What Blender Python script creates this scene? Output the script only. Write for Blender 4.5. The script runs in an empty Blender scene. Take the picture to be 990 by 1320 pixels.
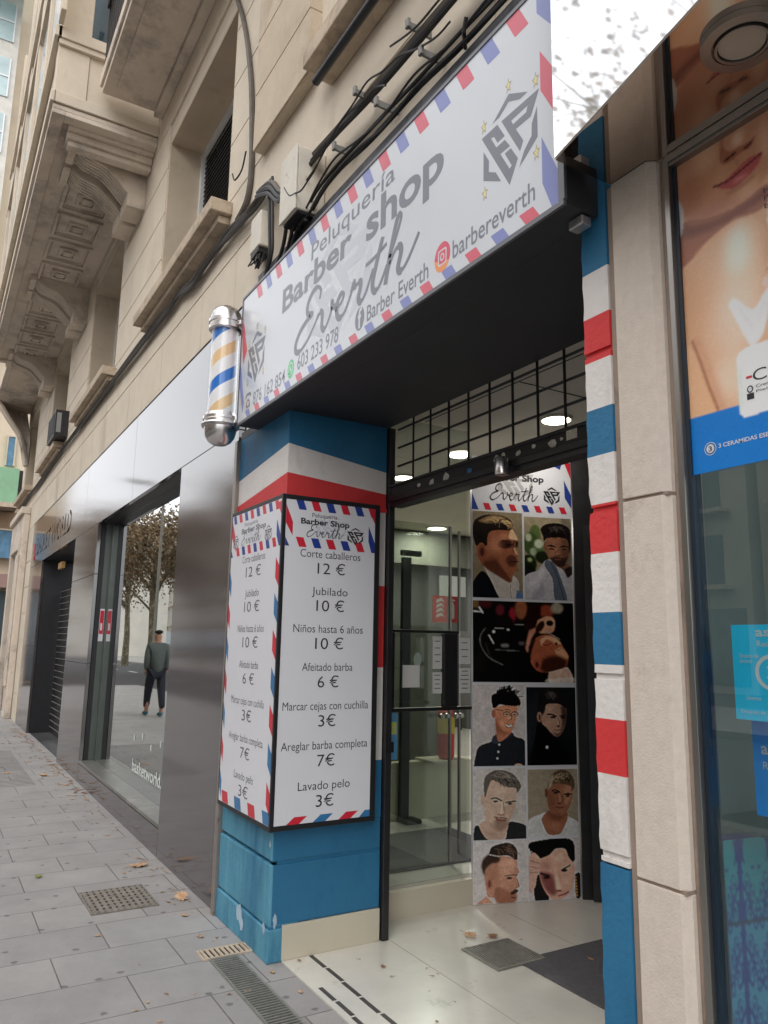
import bpy, math, random
import numpy as np
from mathutils import Vector, Matrix
R = math.radians
random.seed(7)
rng = np.random.default_rng(7)
scn = bpy.context.scene
col = scn.collection

# ------------------------------------------------------------------ helpers
def lin(c):
    c = c / 255.0
    return c / 12.92 if c <= 0.04045 else ((c + 0.055) / 1.055) ** 2.4

def C(r, g, b, k=1.0):
    return tuple(min(0.9, lin(v) * k) for v in (r, g, b)) + (1.0,)

def mat(name, color, rough=0.7, metal=0.0, var=0.12, vscale=3.0, bump=0.0, bscale=60.0,
        stain=None, coat=0.0, emit=None, estr=0.0, streak=0.0, spec=0.5, stretch=(1, 1, 1)):
    m = bpy.data.materials.new(name)
    m.use_nodes = True
    nt = m.node_tree
    b = nt.nodes['Principled BSDF']
    b.inputs['Roughness'].default_value = rough
    b.inputs['Metallic'].default_value = metal
    b.inputs['Specular IOR Level'].default_value = spec
    b.inputs['Coat Weight'].default_value = coat
    b.inputs['Coat Roughness'].default_value = 0.08
    tc = nt.nodes.new('ShaderNodeTexCoord')
    geo = nt.nodes.new('ShaderNodeNewGeometry')
    mp = nt.nodes.new('ShaderNodeMapping')
    mp.inputs['Scale'].default_value = stretch
    nt.links.new(geo.outputs['Position'], mp.inputs['Vector'])
    pos = mp.outputs['Vector']
    colr = None
    if var > 0:
        n = nt.nodes.new('ShaderNodeTexNoise')
        n.inputs['Scale'].default_value = vscale
        n.inputs['Detail'].default_value = 6
        n.inputs['Roughness'].default_value = 0.65
        nt.links.new(pos, n.inputs['Vector'])
        r = nt.nodes.new('ShaderNodeValToRGB')
        r.color_ramp.elements[0].position = 0.3
        r.color_ramp.elements[1].position = 0.7
        r.color_ramp.elements[0].color = tuple(v * (1 - var) for v in color[:3]) + (1,)
        r.color_ramp.elements[1].color = tuple(min(1, v * (1 + var)) for v in color[:3]) + (1,)
        nt.links.new(n.outputs['Fac'], r.inputs['Fac'])
        colr = r.outputs['Color']
        if stain is not None:
            n2 = nt.nodes.new('ShaderNodeTexNoise')
            n2.inputs['Scale'].default_value = stain[1]
            n2.inputs['Detail'].default_value = 8
            n2.inputs['Roughness'].default_value = 0.7
            mp2 = nt.nodes.new('ShaderNodeMapping')
            if len(stain) > 4:
                mp2.inputs['Scale'].default_value = stain[4]
            nt.links.new(geo.outputs['Position'], mp2.inputs['Vector'])
            nt.links.new(mp2.outputs['Vector'], n2.inputs['Vector'])
            r2 = nt.nodes.new('ShaderNodeValToRGB')
            r2.color_ramp.elements[0].position = stain[2]
            r2.color_ramp.elements[1].position = stain[3]
            r2.color_ramp.elements[0].color = (0, 0, 0, 1)
            r2.color_ramp.elements[1].color = (1, 1, 1, 1)
            nt.links.new(n2.outputs['Fac'], r2.inputs['Fac'])
            mx = nt.nodes.new('ShaderNodeMix')
            mx.data_type = 'RGBA'
            nt.links.new(r2.outputs['Color'], mx.inputs['Factor'])
            nt.links.new(colr, mx.inputs['A'])
            mx.inputs['B'].default_value = stain[0]
            colr = mx.outputs['Result']
        nt.links.new(colr, b.inputs['Base Color'])
    else:
        b.inputs['Base Color'].default_value = color
    if bump > 0:
        n3 = nt.nodes.new('ShaderNodeTexNoise')
        n3.inputs['Scale'].default_value = bscale
        n3.inputs['Detail'].default_value = 5
        nt.links.new(pos, n3.inputs['Vector'])
        bp = nt.nodes.new('ShaderNodeBump')
        bp.inputs['Strength'].default_value = bump
        bp.inputs['Distance'].default_value = 0.01
        nt.links.new(n3.outputs['Fac'], bp.inputs['Height'])
        nt.links.new(bp.outputs['Normal'], b.inputs['Normal'])
    if emit is not None:
        b.inputs['Emission Color'].default_value = emit
        b.inputs['Emission Strength'].default_value = estr
    return m

def tag(o, label=None, cat=None, group=None, kind=None):
    if label: o['label'] = label
    if cat: o['category'] = cat
    if group: o['group'] = group
    if kind: o['kind'] = kind
    return o

def root(name, label, cat, loc=(0, 0, 0), group=None):
    o = bpy.data.objects.new(name, None)
    o.empty_display_size = 0.1
    col.objects.link(o)
    o.location = loc
    return tag(o, label, cat, group)

def world_loc(o):
    v = Vector((0, 0, 0))
    while o is not None:
        v += o.location
        o = o.parent
    return v

class MB:
    def __init__(s):
        s.v = []; s.f = []; s.m = []
    def add(s, vs, fs, m=0):
        k = len(s.v)
        s.v += [tuple(p) for p in vs]
        s.f += [tuple(i + k for i in f) for f in fs]
        s.m += [m] * len(fs)
    def box(s, x0, x1, y0, y1, z0, z1, m=0):
        s.add([(x0,y0,z0),(x1,y0,z0),(x1,y1,z0),(x0,y1,z0),(x0,y0,z1),(x1,y0,z1),(x1,y1,z1),(x0,y1,z1)],
              [(0,3,2,1),(4,5,6,7),(0,1,5,4),(1,2,6,5),(2,3,7,6),(3,0,4,7)], m)
        return s
    def obox(s, P, x0, x1, y0, y1, h0, h1, m=0):
        s.prism(P, [(x0,y0),(x1,y0),(x1,y1),(x0,y1)], h0, h1, m)
        return s
    def prism(s, P, pts, h0, h1, m=0):
        # area sign -> make counterclockwise
        a = sum(pts[i][0]*pts[(i+1)%len(pts)][1]-pts[(i+1)%len(pts)][0]*pts[i][1] for i in range(len(pts)))
        if a < 0: pts = pts[::-1]
        n = len(pts)
        vs = [P(x, y, h0) for x, y in pts] + [P(x, y, h1) for x, y in pts]
        fs = [tuple(range(n))[::-1], tuple(range(n, 2*n))] + [(i, (i+1) % n, n+(i+1) % n, n+i) for i in range(n)]
        s.add(vs, fs, m)
        return s
    def flat(s, P, pts, h, m=0):
        a = sum(pts[i][0]*pts[(i+1)%len(pts)][1]-pts[(i+1)%len(pts)][0]*pts[i][1] for i in range(len(pts)))
        if a < 0: pts = pts[::-1]
        s.add([P(x, y, h) for x, y in pts], [tuple(range(len(pts)))], m)
        return s
    def tube(s, path, r, n=8, m=0, cap=True):
        path = [Vector(p) for p in path]
        rs = r if isinstance(r, (list, tuple)) else [r]*len(path)
        k = len(s.v); up = None
        for i, p in enumerate(path):
            d = (path[min(i+1, len(path)-1)] - path[max(i-1, 0)]).normalized()
            if up is None or abs(up.dot(d)) > 0.99:
                up = Vector((0, 0, 1)) if abs(d.z) < 0.9 else Vector((1, 0, 0))
            a = d.cross(up).normalized(); b = a.cross(d).normalized(); up = b
            for j in range(n):
                t = 2*math.pi*j/n
                s.v.append(tuple(p + (a*math.cos(t) + b*math.sin(t))*rs[i]))
        for i in range(len(path)-1):
            for j in range(n):
                s.f.append((k+i*n+j, k+i*n+(j+1) % n, k+(i+1)*n+(j+1) % n, k+(i+1)*n+j)); s.m.append(m)
        if cap:
            s.f.append(tuple(k+j for j in range(n))[::-1]); s.m.append(m)
            q = k+(len(path)-1)*n
            s.f.append(tuple(q+j for j in range(n))); s.m.append(m)
        return s
    def lathe(s, cx, cy, prof, n=32, m=0, axis=None):
        # prof: (radius, z) bottom to top
        k = len(s.v)
        for r, z in prof:
            for j in range(n):
                t = 2*math.pi*j/n
                s.v.append((cx+r*math.cos(t), cy+r*math.sin(t), z))
        for i in range(len(prof)-1):
            for j in range(n):
                s.f.append((k+i*n+j, k+i*n+(j+1) % n, k+(i+1)*n+(j+1) % n, k+(i+1)*n+j)); s.m.append(m)
        s.f.append(tuple(k+j for j in range(n))[::-1]); s.m.append(m)
        q = k+(len(prof)-1)*n
        s.f.append(tuple(q+j for j in range(n))); s.m.append(m)
        return s
    def build(s, name, mats, parent=None, smooth=False, bevel=0.0, label=None):
        me = bpy.data.meshes.new(name)
        off = world_loc(parent) if parent else Vector((0, 0, 0))
        me.from_pydata([(v[0]-off.x, v[1]-off.y, v[2]-off.z) for v in s.v], [], s.f)
        if not isinstance(mats, (list, tuple)): mats = [mats]
        for m in mats: me.materials.append(m)
        me.polygons.foreach_set('material_index', s.m)
        if smooth:
            me.polygons.foreach_set('use_smooth', [True]*len(me.polygons))
        me.update()
        o = bpy.data.objects.new(name, me)
        col.objects.link(o)
        if parent: o.parent = parent
        if smooth:
            try:
                me.set_sharp_from_angle(angle=R(40))
            except Exception: pass
        if bevel > 0:
            bv = o.modifiers.new('bevel', 'BEVEL'); bv.width = bevel; bv.segments = 2
            bv.limit_method = 'ANGLE'; bv.angle_limit = R(50)
        if label: o['label'] = label
        return o

def FP(Y):           # plane facing the street (-Y): u = X, v = Z, height towards the viewer
    return lambda x, z, h: (x, Y - h, z)
def SP(X):           # plane facing +X: u = Y, v = Z
    return lambda y, z, h: (X + h, y, z)
def OP(A, B, z0=0.0):   # vertical plane running from A to B on plan; height to the right-hand side (towards +X/-Y)
    A = Vector((A[0], A[1], 0)); B = Vector((B[0], B[1], 0)); d = (B-A).normalized(); n = Vector((d.y, -d.x, 0))
    return lambda u, z, h: tuple(A + d*u + n*h + Vector((0, 0, z0+z)))

# ---- lettering
_tc = {}
def glyphs(s, bold=0.0, shear=0.0):
    key = (s, bold, shear)
    if key in _tc: return _tc[key]
    cu = bpy.data.curves.new('t', 'FONT'); cu.body = s; cu.offset = bold; cu.shear = shear
    cu.resolution_u = 4
    ob = bpy.data.objects.new('t', cu); col.objects.link(ob)
    bpy.context.view_layer.update()
    dg = bpy.context.evaluated_depsgraph_get()
    me = ob.evaluated_get(dg).to_mesh()
    v = [(p.co.x, p.co.y) for p in me.vertices]; f = [tuple(p.vertices) for p in me.polygons]
    ob.evaluated_get(dg).to_mesh_clear()
    bpy.data.objects.remove(ob); bpy.data.curves.remove(cu)
    _tc[key] = (v, f)
    return v, f
_cap = None
def text(mb, P, s, x0, x1, zb, cap, h=0.002, bold=0.0, shear=0.0, m=0, rot=0.0):
    """lettering fitted between x0 and x1 with baseline zb and capital height cap"""
    global _cap
    if _cap is None:
        _cap = max(p[1] for p in glyphs('H')[0])
    v, f = glyphs(s, bold, shear)
    a = min(p[0] for p in v); b = max(p[0] for p in v)
    sx = (x1-x0)/(b-a); sz = cap/_cap
    out = []
    cr, sr = math.cos(rot), math.sin(rot)
    for p in v:
        dx = (p[0]-a)*sx; dz = p[1]*sz
        out.append(P(x0+dx*cr-dz*sr, zb+dx*sr+dz*cr, h))
    mb.add(out, f, m)

def catmull(pts, n=6):
    out = []
    for i in range(len(pts)-1):
        p0 = pts[max(i-1, 0)]; p1 = pts[i]; p2 = pts[i+1]; p3 = pts[min(i+2, len(pts)-1)]
        for k in range(n):
            t = k/n
            out.append(tuple(0.5*((2*p1[j])+(-p0[j]+p2[j])*t+(2*p0[j]-5*p1[j]+4*p2[j]-p3[j])*t*t+(-p0[j]+3*p1[j]-3*p2[j]+p3[j])*t**3) for j in range(len(p1))))
    out.append(tuple(pts[-1]))
    return out

SCRIPT = [
 [(1.10,.74),(1.13,.90),(.98,1.02),(.74,.97),(.58,.80),(.60,.62),(.78,.54),(.60,.50),(.30,.38),(.10,.18),(.12,.0),(.32,-.05),(.62,.06),(.92,.28),(1.05,.42)],
 [(1.02,.36),(1.14,.44),(1.22,.36),(1.22,.12),(1.32,.02),(1.50,.16),(1.62,.40),(1.60,.46),(1.62,.34),(1.78,.30)],
 [(1.74,.22),(1.95,.28),(2.04,.40),(1.95,.46),(1.82,.36),(1.80,.12),(1.92,.0),(2.12,.08),(2.34,.36)],
 [(2.30,.34),(2.38,.48),(2.42,.38),(2.60,.40),(2.62,.30),(2.56,.10),(2.64,.0),(2.80,.10),(3.02,.42)],
 [(3.30,.84),(3.16,.55),(3.02,.18),(3.08,.0),(3.24,.04),(3.44,.28)],
 [(2.80,.60),(3.10,.62),(3.42,.68)],
 [(3.44,.26),(3.68,.62),(3.84,.90),(3.82,1.0),(3.72,.92),(3.56,.50),(3.42,.0)],
 [(3.48,.18),(3.64,.40),(3.80,.46),(3.86,.34),(3.78,.10),(3.86,.0),(4.05,.10),(4.33,.40)],
]
def everth(mb, P, x0, x1, zb, cap, h=0.002, m=0, wt=0.062, dy=0.0):
    sx = (x1-x0)/4.3; sz = cap
    c = 0
    for st in SCRIPT:
        pts = catmull(st, 6)
        for i in range(len(pts)-1):
            a = pts[i]; b = pts[i+1]
            d = (b[0]-a[0], b[1]-a[1]); L = math.hypot(*d) or 1e-6
            w = wt*(1.0 if d[1] < 0 else 0.62)
            n = (-d[1]/L*w, d[0]/L*w); e = (d[0]/L*w*.5, d[1]/L*w*.5)
            q = [(a[0]-n[0]-e[0], a[1]-n[1]-e[1]), (b[0]-n[0]+e[0], b[1]-n[1]+e[1]), (b[0]+n[0]+e[0], b[1]+n[1]+e[1]), (a[0]+n[0]-e[0], a[1]+n[1]-e[1])]
            c += 1
            mb.flat(P, [(x0+px*sx, zb+pz*sz+dy*(px*sx)) for px, pz in q], h+(c % 7)*0.00012, m)

# monogram emblem, unit coordinates: x -1..1, y -1..1
def _n(pts): return [((x+1.672)/.141, (z-3.091)/.161) for x, z in pts]
EMB = [_n([(-1.811,3.177),(-1.729,3.179),(-1.693,3.116),(-1.729,3.113),(-1.746,3.145),(-1.762,3.149),(-1.735,3.1),(-1.693,3.102),(-1.667,3.064),(-1.715,3.064),(-1.671,2.987),(-1.661,2.993),(-1.694,3.053),(-1.664,3.055),(-1.631,3.0),(-1.672,2.931)]),
       _n([(-1.709,3.178),(-1.53,3.176),(-1.569,3.105),(-1.639,3.106),(-1.605,3.045),(-1.621,3.017)]),
       _n([(-1.754,3.197),(-1.671,3.252),(-1.582,3.199),(-1.618,3.197),(-1.672,3.224),(-1.718,3.198)]),
       _n([(-1.541,3.123),(-1.541,3.019),(-1.602,2.979),(-1.627,2.965),(-1.602,3.009),(-1.568,3.038),(-1.566,3.078)]),
       _n([(-1.802,3.124),(-1.773,3.074),(-1.775,3.035),(-1.739,3.013),(-1.713,2.967),(-1.803,3.018)])]
EHOLE = _n([(-1.66,3.148),(-1.583,3.151),(-1.590,3.133),(-1.652,3.131)])
def emblem(mb, P, cx, cz, rx, rz, h=0.002, m=0, mh=1):
    for e in EMB: mb.flat(P, [(cx+x*rx, cz+y*rz) for x, y in e], h, m)
    mb.flat(P, [(cx+x*rx, cz+y*rz) for x, y in EHOLE], h+0.0004, mh)
def star(mb, P, cx, cz, rx, rz, h, m):
    mb.flat(P, [(cx+rx*(1 if i % 2 == 0 else .42)*math.sin(math.pi*i/5), cz+rz*(1 if i % 2 == 0 else .42)*math.cos(math.pi*i/5)) for i in range(10)], h, m)
def disc(mb, P, cx, cz, rx, rz, h, m, n=28):
    mb.flat(P, [(cx+rx*math.cos(2*math.pi*i/n), cz+rz*math.sin(2*math.pi*i/n)) for i in range(n)], h, m)

# ---- print painter (for the printed photographs: colour stored on a fine grid of the print itself)
class Canvas:
    def __init__(s, w, h, rect, bg):
        s.w, s.h = w, h; s.rect = rect   # rect: x0,y0(top),x1,y1(bottom) in drawing units
        xs = rect[0] + (np.arange(w)+.5)/w*(rect[2]-rect[0]); ys = rect[1] + (np.arange(h)+.5)/h*(rect[3]-rect[1])
        s.X, s.Y = np.meshgrid(xs, ys)
        s.a = np.zeros((h, w, 3)); s.a[:] = bg
        s.px = abs(rect[2]-rect[0])/w
    def blur(s, m, b):
        b = b*.62
        if b <= 0: return m
        k = int(max(1, math.ceil(b*2.5))); x = np.arange(-k, k+1); g = np.exp(-x*x/(2*b*b)); g /= g.sum()
        m = np.pad(m, k, mode='edge')
        m = np.apply_along_axis(lambda r: np.convolve(r, g, 'valid'), 0, m)
        return np.apply_along_axis(lambda r: np.convolve(r, g, 'valid'), 1, m)
    def put(s, m, c, b, o): 
        m = (s.blur(m, b)*o)[..., None]; s.a = s.a*(1-m)+np.array(c, float)*m
    def P(s, c, pts, b=.7, o=1.0, sm=True):
        if sm and len(pts) > 3: pts = catmull(list(pts)+[pts[0]], 4)
        m = np.zeros(s.X.shape, bool); n = len(pts)
        for i in range(n):
            x1, y1 = pts[i]; x2, y2 = pts[(i+1) % n]
            if y1 == y2: continue
            cnd = (s.Y < max(y1, y2)) & (s.Y >= min(y1, y2)) & (s.X < (x2-x1)*(s.Y-y1)/(y2-y1)+x1)
            m ^= cnd
        s.put(m.astype(float), c, b, o)
    def E(s, c, cx, cy, rx, ry, b=.7, o=1.0, rot=0.0):
        cr, sr = math.cos(R(rot)), math.sin(R(rot)); dx = s.X-cx; dy = s.Y-cy
        m = (((dx*cr+dy*sr)/rx)**2+((-dx*sr+dy*cr)/ry)**2 < 1).astype(float)
        s.put(m, c, b, o)
    def L(s, c, pts, w, b=.5, o=1.0):
        pts = catmull(pts, 5); d = np.full(s.X.shape, 1e9)
        for (x1, y1), (x2, y2) in zip(pts[:-1], pts[1:]):
            vx, vy = x2-x1, y2-y1; L2 = vx*vx+vy*vy+1e-9
            t = np.clip(((s.X-x1)*vx+(s.Y-y1)*vy)/L2, 0, 1)
            d = np.minimum(d, np.hypot(s.X-x1-t*vx, s.Y-y1-t*vy))
        s.put((d < w/2).astype(float), c, b, o)
    def hair(s, c, pts, n, ln, ang, w, seed=1, b=.3, o=.6, spread=25):
        r = np.random.default_rng(seed); pts = np.array(pts, float)
        for i in range(n):
            k = r.dirichlet(np.ones(len(pts))); p = (k[:, None]*pts).sum(0)
            a = R(ang+r.normal()*spread); l = ln*r.uniform(.5, 1.2)
            s.L(c, [tuple(p), (p[0]+l*.5*math.cos(a), p[1]+l*.5*math.sin(a)), (p[0]+l*math.cos(a+.3), p[1]+l*math.sin(a+.3))], w, b, o)
    def build(s, name, P, u0, u1, v0, v1, h, material, parent, k=1.0, label=None, sat=.86, con=1.14):
        w, hh = s.w, s.h
        us = u0+(u1-u0)*np.arange(w+1)/w; vs = v1+(v0-v1)*np.arange(hh+1)/hh
        verts = [P(float(u), float(v), h) for v in vs for u in us]
        off = world_loc(parent)
        verts = [(a-off.x, b-off.y, c-off.z) for a, b, c in verts]
        faces = [(j*(w+1)+i, (j+1)*(w+1)+i, (j+1)*(w+1)+i+1, j*(w+1)+i+1) for j in range(hh) for i in range(w)]
        me = bpy.data.meshes.new(name); me.from_pydata(verts, [], faces); me.materials.append(material)
        a = s.a+rng.normal(0, 3.0, s.a.shape[:2])[..., None]
        if con > 1.05:
            for sg_, am in ((3.0, 7), (1.2, 7)):
                nn = s.blur(rng.normal(0, 1, (s.h, s.w)), sg_/.62); nn /= (nn.std()+1e-6); a = a*(1+nn[..., None]*am/420.0)
            bl = np.stack([s.blur(a[..., q], 2.4) for q in range(3)], 2); a = a+(a-bl)*.7
        g_ = a.mean(2, keepdims=True); a = g_+(a-g_)*sat; a = (a-118)*con+112
        a = np.clip(a, 0, 255)/255.0
        a = np.where(a <= .04045, a/12.92, ((a+.055)/1.055)**2.4)*k
        a = np.clip(a, 0, .85)
        pad = np.pad(a, ((1, 1), (1, 1), (0, 0)), mode='edge')
        vc = (pad[:-1, :-1]+pad[1:, :-1]+pad[:-1, 1:]+pad[1:, 1:])/4
        arr = np.ones(((hh+1)*(w+1), 4), np.float32); arr[:, :3] = vc.reshape(-1, 3)
        at = me.color_attributes.new('print', 'FLOAT_COLOR', 'POINT'); at.data.foreach_set('color', arr.ravel())
        o = bpy.data.objects.new(name, me); col.objects.link(o); o.parent = parent
        if label: o['label'] = label
        return o

def print_mat(name, rough=0.35, coat=0.0):
    m = bpy.data.materials.new(name); m.use_nodes = True; nt = m.node_tree
    b = nt.nodes['Principled BSDF']; b.inputs['Roughness'].default_value = rough; b.inputs['Coat Weight'].default_value = coat
    b.inputs['Specular IOR Level'].default_value = 0.3
    a = nt.nodes.new('ShaderNodeAttribute'); a.attribute_name = 'print'
    nt.links.new(a.outputs['Color'], b.inputs['Base Color'])
    return m

def glass_mat(name, tint=(.9, .95, .93, 1), refl=0.12, rough=0.0):
    """thin pane: mostly clear with a mirror reflection that grows at grazing angles"""
    m = bpy.data.materials.new(name); m.use_nodes = True; nt = m.node_tree
    for n in list(nt.nodes): nt.nodes.remove(n)
    out = nt.nodes.new('ShaderNodeOutputMaterial'); mx = nt.nodes.new('ShaderNodeMixShader')
    tr = nt.nodes.new('ShaderNodeBsdfTransparent'); gl = nt.nodes.new('ShaderNodeBsdfGlossy')
    tr.inputs['Color'].default_value = tint; gl.inputs['Roughness'].default_value = rough
    gl.inputs['Color'].default_value = (.95, .97, .96, 1)
    fr = nt.nodes.new('ShaderNodeFresnel'); gm = nt.nodes.new('ShaderNodeNewGeometry'); mi = nt.nodes.new('ShaderNodeMapRange')
    mi.inputs[3].default_value = 1.5; mi.inputs[4].default_value = 1/1.5
    nt.links.new(gm.outputs['Backfacing'], mi.inputs[0]); nt.links.new(mi.outputs[0], fr.inputs['IOR'])
    mu = nt.nodes.new('ShaderNodeMath'); mu.operation = 'MULTIPLY_ADD'; mu.use_clamp = True
    mu.inputs[1].default_value = 1.0+refl*2; mu.inputs[2].default_value = refl
    nt.links.new(fr.outputs['Fac'], mu.inputs[0]); nt.links.new(mu.outputs[0], mx.inputs['Fac'])
    nt.links.new(tr.outputs[0], mx.inputs[1]); nt.links.new(gl.outputs[0], mx.inputs[2])
    nt.links.new(mx.outputs[0], out.inputs['Surface'])
    return m

# ------------------------------------------------------------------ camera
yaw, pitch, roll, F = 0.53405197, 0.17494703, 0.01750231, 978.48528
f_ = Vector((-math.cos(yaw)*math.cos(pitch), math.sin(yaw)*math.cos(pitch), math.sin(pitch)))
r_ = f_.cross(Vector((0, 0, 1))).normalized(); u_ = r_.cross(f_)
r2 = math.cos(roll)*r_+math.sin(roll)*u_; u2 = -math.sin(roll)*r_+math.cos(roll)*u_
cam = bpy.data.cameras.new('camera'); co = bpy.data.objects.new('camera', cam); col.objects.link(co)
M = Matrix((r2, u2, -f_)).transposed().to_4x4(); M.translation = Vector((0, 0, 1.5)); co.matrix_world = M
cam.sensor_fit = 'VERTICAL'; cam.sensor_height = 24; cam.sensor_width = 18; cam.lens = 24*F/1320
cam.clip_start = 0.05; cam.clip_end = 800
scn.camera = co

# ------------------------------------------------------------------ light
w = bpy.data.worlds.new('World'); scn.world = w; w.use_nodes = True
nt = w.node_tree; bg = nt.nodes['Background']
sky = nt.nodes.new('ShaderNodeTexSky'); sky.sky_type = 'NISHITA'; sky.sun_disc = False
sky.sun_elevation = R(48); sky.sun_rotation = R(142); sky.air_density = 1.0; sky.dust_density = 6.0; sky.ozone_density = 1.0
hs = nt.nodes.new('ShaderNodeHueSaturation'); hs.inputs['Saturation'].default_value = 0.22
nt.links.new(sky.outputs[0], hs.inputs['Color'])
# even cloud cover over the clear sky: soft broad clouds, a little brighter overhead
wtc = nt.nodes.new('ShaderNodeTexCoord'); wn = nt.nodes.new('ShaderNodeTexNoise'); wn.inputs['Scale'].default_value = 2.2; wn.inputs['Detail'].default_value = 5
nt.links.new(wtc.outputs['Generated'], wn.inputs['Vector'])
wr = nt.nodes.new('ShaderNodeValToRGB'); wr.color_ramp.elements[0].position = .3; wr.color_ramp.elements[1].position = .7
wr.color_ramp.elements[0].color = (6.3,6.5,6.9,1); wr.color_ramp.elements[1].color = (8.2,8.3,8.5,1)
nt.links.new(wn.outputs['Fac'], wr.inputs['Fac'])
wm = nt.nodes.new('ShaderNodeMix'); wm.data_type = 'RGBA'; wm.inputs['Factor'].default_value = .80
nt.links.new(hs.outputs[0], wm.inputs['A']); nt.links.new(wr.outputs['Color'], wm.inputs['B']); nt.links.new(wm.outputs['Result'], bg.inputs['Color'])
bg.inputs['Strength'].default_value = 0.15
sun = bpy.data.lights.new('sun', 'SUN'); so = bpy.data.objects.new('sun', sun); col.objects.link(so)
sun.energy = 0.5; sun.angle = R(60); sun.color = (1, .97, .93)
so.rotation_euler = (R(44), 0, R(38))
scn.view_settings.view_transform = 'Standard'; scn.view_settings.look = 'None'
scn.view_settings.exposure = 0.88; scn.view_settings.gamma = 1
scn.cycles.max_bounces = 7; scn.cycles.diffuse_bounces = 3; scn.cycles.glossy_bounces = 4
scn.cycles.transparent_max_bounces = 10; scn.cycles.use_denoising = True
scn.cycles.caustics_reflective = False; scn.cycles.caustics_refractive = False
scn.cycles.sample_clamp_indirect = 6

# ------------------------------------------------------------------ materials
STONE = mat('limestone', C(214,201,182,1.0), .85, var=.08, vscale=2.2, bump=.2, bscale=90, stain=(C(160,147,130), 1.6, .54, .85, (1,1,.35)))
STONED = mat('limestone shaded side', C(200,184,162,1.0), .88, var=.09, vscale=3, bump=.2, bscale=80, stain=(C(150,132,110), 2.4, .54, .85))  # darker copy of the limestone, with shade put into its colour
SOFFIT = mat('weathered soffit stone', C(216,202,186,1.0), .9, var=.08, vscale=3, bump=.2, bscale=60, stain=(C(112,102,98), 1.3, .50, .74))
SILL = mat('sill stone', C(192,174,152,1.0), .85, var=.15, vscale=6, bump=.25, bscale=100, stain=(C(128,110,92), 5, .5, .75))
PANEL = mat('dark lacquered cladding', C(74,67,68), .10, metal=.0, var=.12, vscale=1.2, bump=.05, bscale=2.2, stretch=(.3,1,3), spec=.8, coat=.15)
PANEL.node_tree.nodes['Principled BSDF'].inputs['IOR'].default_value = 1.85
BLACK = mat('black paint', (.012,.012,.014,1), .45, var=.2, vscale=8)
BLACKM = mat('black worn metal', (.018,.017,.018,1), .38, var=.3, vscale=9, stain=((.12,.11,.1,1), 28, .66, .72), bump=.1, bscale=50)
NEARBLACK = mat('dark void paint', (.006,.007,.008,1), .6, var=0)
CHAR = mat('charcoal soffit', C(40,41,45,1.1), .55, var=.15, vscale=4)
GREYM = mat('grey trim metal', C(150,140,132), .4, metal=.5, var=.12, vscale=8, stain=(C(90,72,58), 10, .6, .72))
CHROME = mat('chrome', C(214,210,208), .26, metal=1, var=.08, vscale=12)
PVC = mat('cable sheath', (.022,.021,.022,1), .5, var=.3, vscale=20)
PVCG = mat('grey weathered cable', C(96,88,80), .6, var=.25, vscale=14)
BEIGEB = mat('beige plastic box', C(214,206,192), .55, var=.08, vscale=9, stain=(C(130,118,100), 14, .6, .75))
def paint(n, c, **k): return mat(n, c, .62, var=.05, vscale=5, bump=.28, bscale=55, **k)
BLUE = paint('blue wall paint', C(40,112,152,.90), stain=(C(22,84,126), 3.2, .50, .72, (1,1,.45)))
BLUEL = paint('blue wall paint weathered', C(92,158,182,.9), stain=(C(38,104,138), 4.5, .40, .66, (1,1,.22)))
WHITE = paint('white wall paint', C(224,218,213,.95), stain=(C(180,170,160), 5, .54, .80, (1,1,.4)))
RED = paint('red wall paint', C(205,52,54,1.0), stain=(C(176,58,56), 5, .52, .78, (1,1,.5)))
STRIPW = mat('sign white', C(208,211,216,1.0), .25, var=.02, vscale=1, coat=.15)
S_RED = mat('sign red with sky sheen', C(214,96,112), .3, var=.03)  # paled by the sky's sheen, painted into the colour
S_BLUE = mat('sign blue with sky sheen', C(128,136,190), .3, var=.03)  # sky reflection painted in, so paler than the print
S_GREY = mat('sign ink with sky sheen', C(122,125,134), .3, var=.02)  # dark lettering lifted to grey by painted-in sky sheen
S_WM = mat('sign pale watermark', C(200,202,210), .3, var=.0)
S_YEL = mat('sign star yellow', C(222,208,150), .3, var=.05, vscale=30)
S_GREEN = mat('sign green', C(60,200,110), .3, var=0)
P_WHITE = mat('price panel white', C(216,216,220), .35, var=.02, coat=.1)
P_RED = mat('panel red', C(200,40,58), .35, var=.03)
P_BLUE = mat('panel navy', C(40,62,140), .35, var=.03)
P_TEAL = mat('panel blue', C(52,112,160), .35, var=.03)
INK = mat('black ink', C(38,38,42), .4, var=0)
INKG = mat('soft grey ink', C(105,108,112), .4, var=0)
TILE = mat('white floor tile', C(212,208,197), .22, var=.06, vscale=4, stain=(C(150,143,128), 5, .6, .8))
TILEJ = mat('dark inlay strip', C(70,68,66), .6, var=.2, vscale=10)
MATG = mat('grey doormat', C(92,90,92), .95, var=.15, vscale=30, bump=.5, bscale=200)
PORC = mat('cream porcelain plinth', C(198,190,170), .25, var=.05, vscale=3, stain=(C(160,150,130), 12, .66, .8))
IRON = mat('cast iron grate', C(138,130,120), .7, metal=.3, var=.25, vscale=20, bump=.4, bscale=100)
HOLE = mat('grate gap', (.02,.019,.018,1), .9, var=0)
GALV = mat('galvanised steel', C(150,148,140), .5, metal=.5, var=.2, vscale=30)
LEAF1 = mat('dry tan leaf', C(186,150,118), .8, var=.25, vscale=40)
LEAF2 = mat('dry brown leaf', C(150,112,84), .8, var=.3, vscale=40)
LEAF3 = mat('green yellow leaf', C(125,135,70), .8, var=.25, vscale=40)
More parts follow.
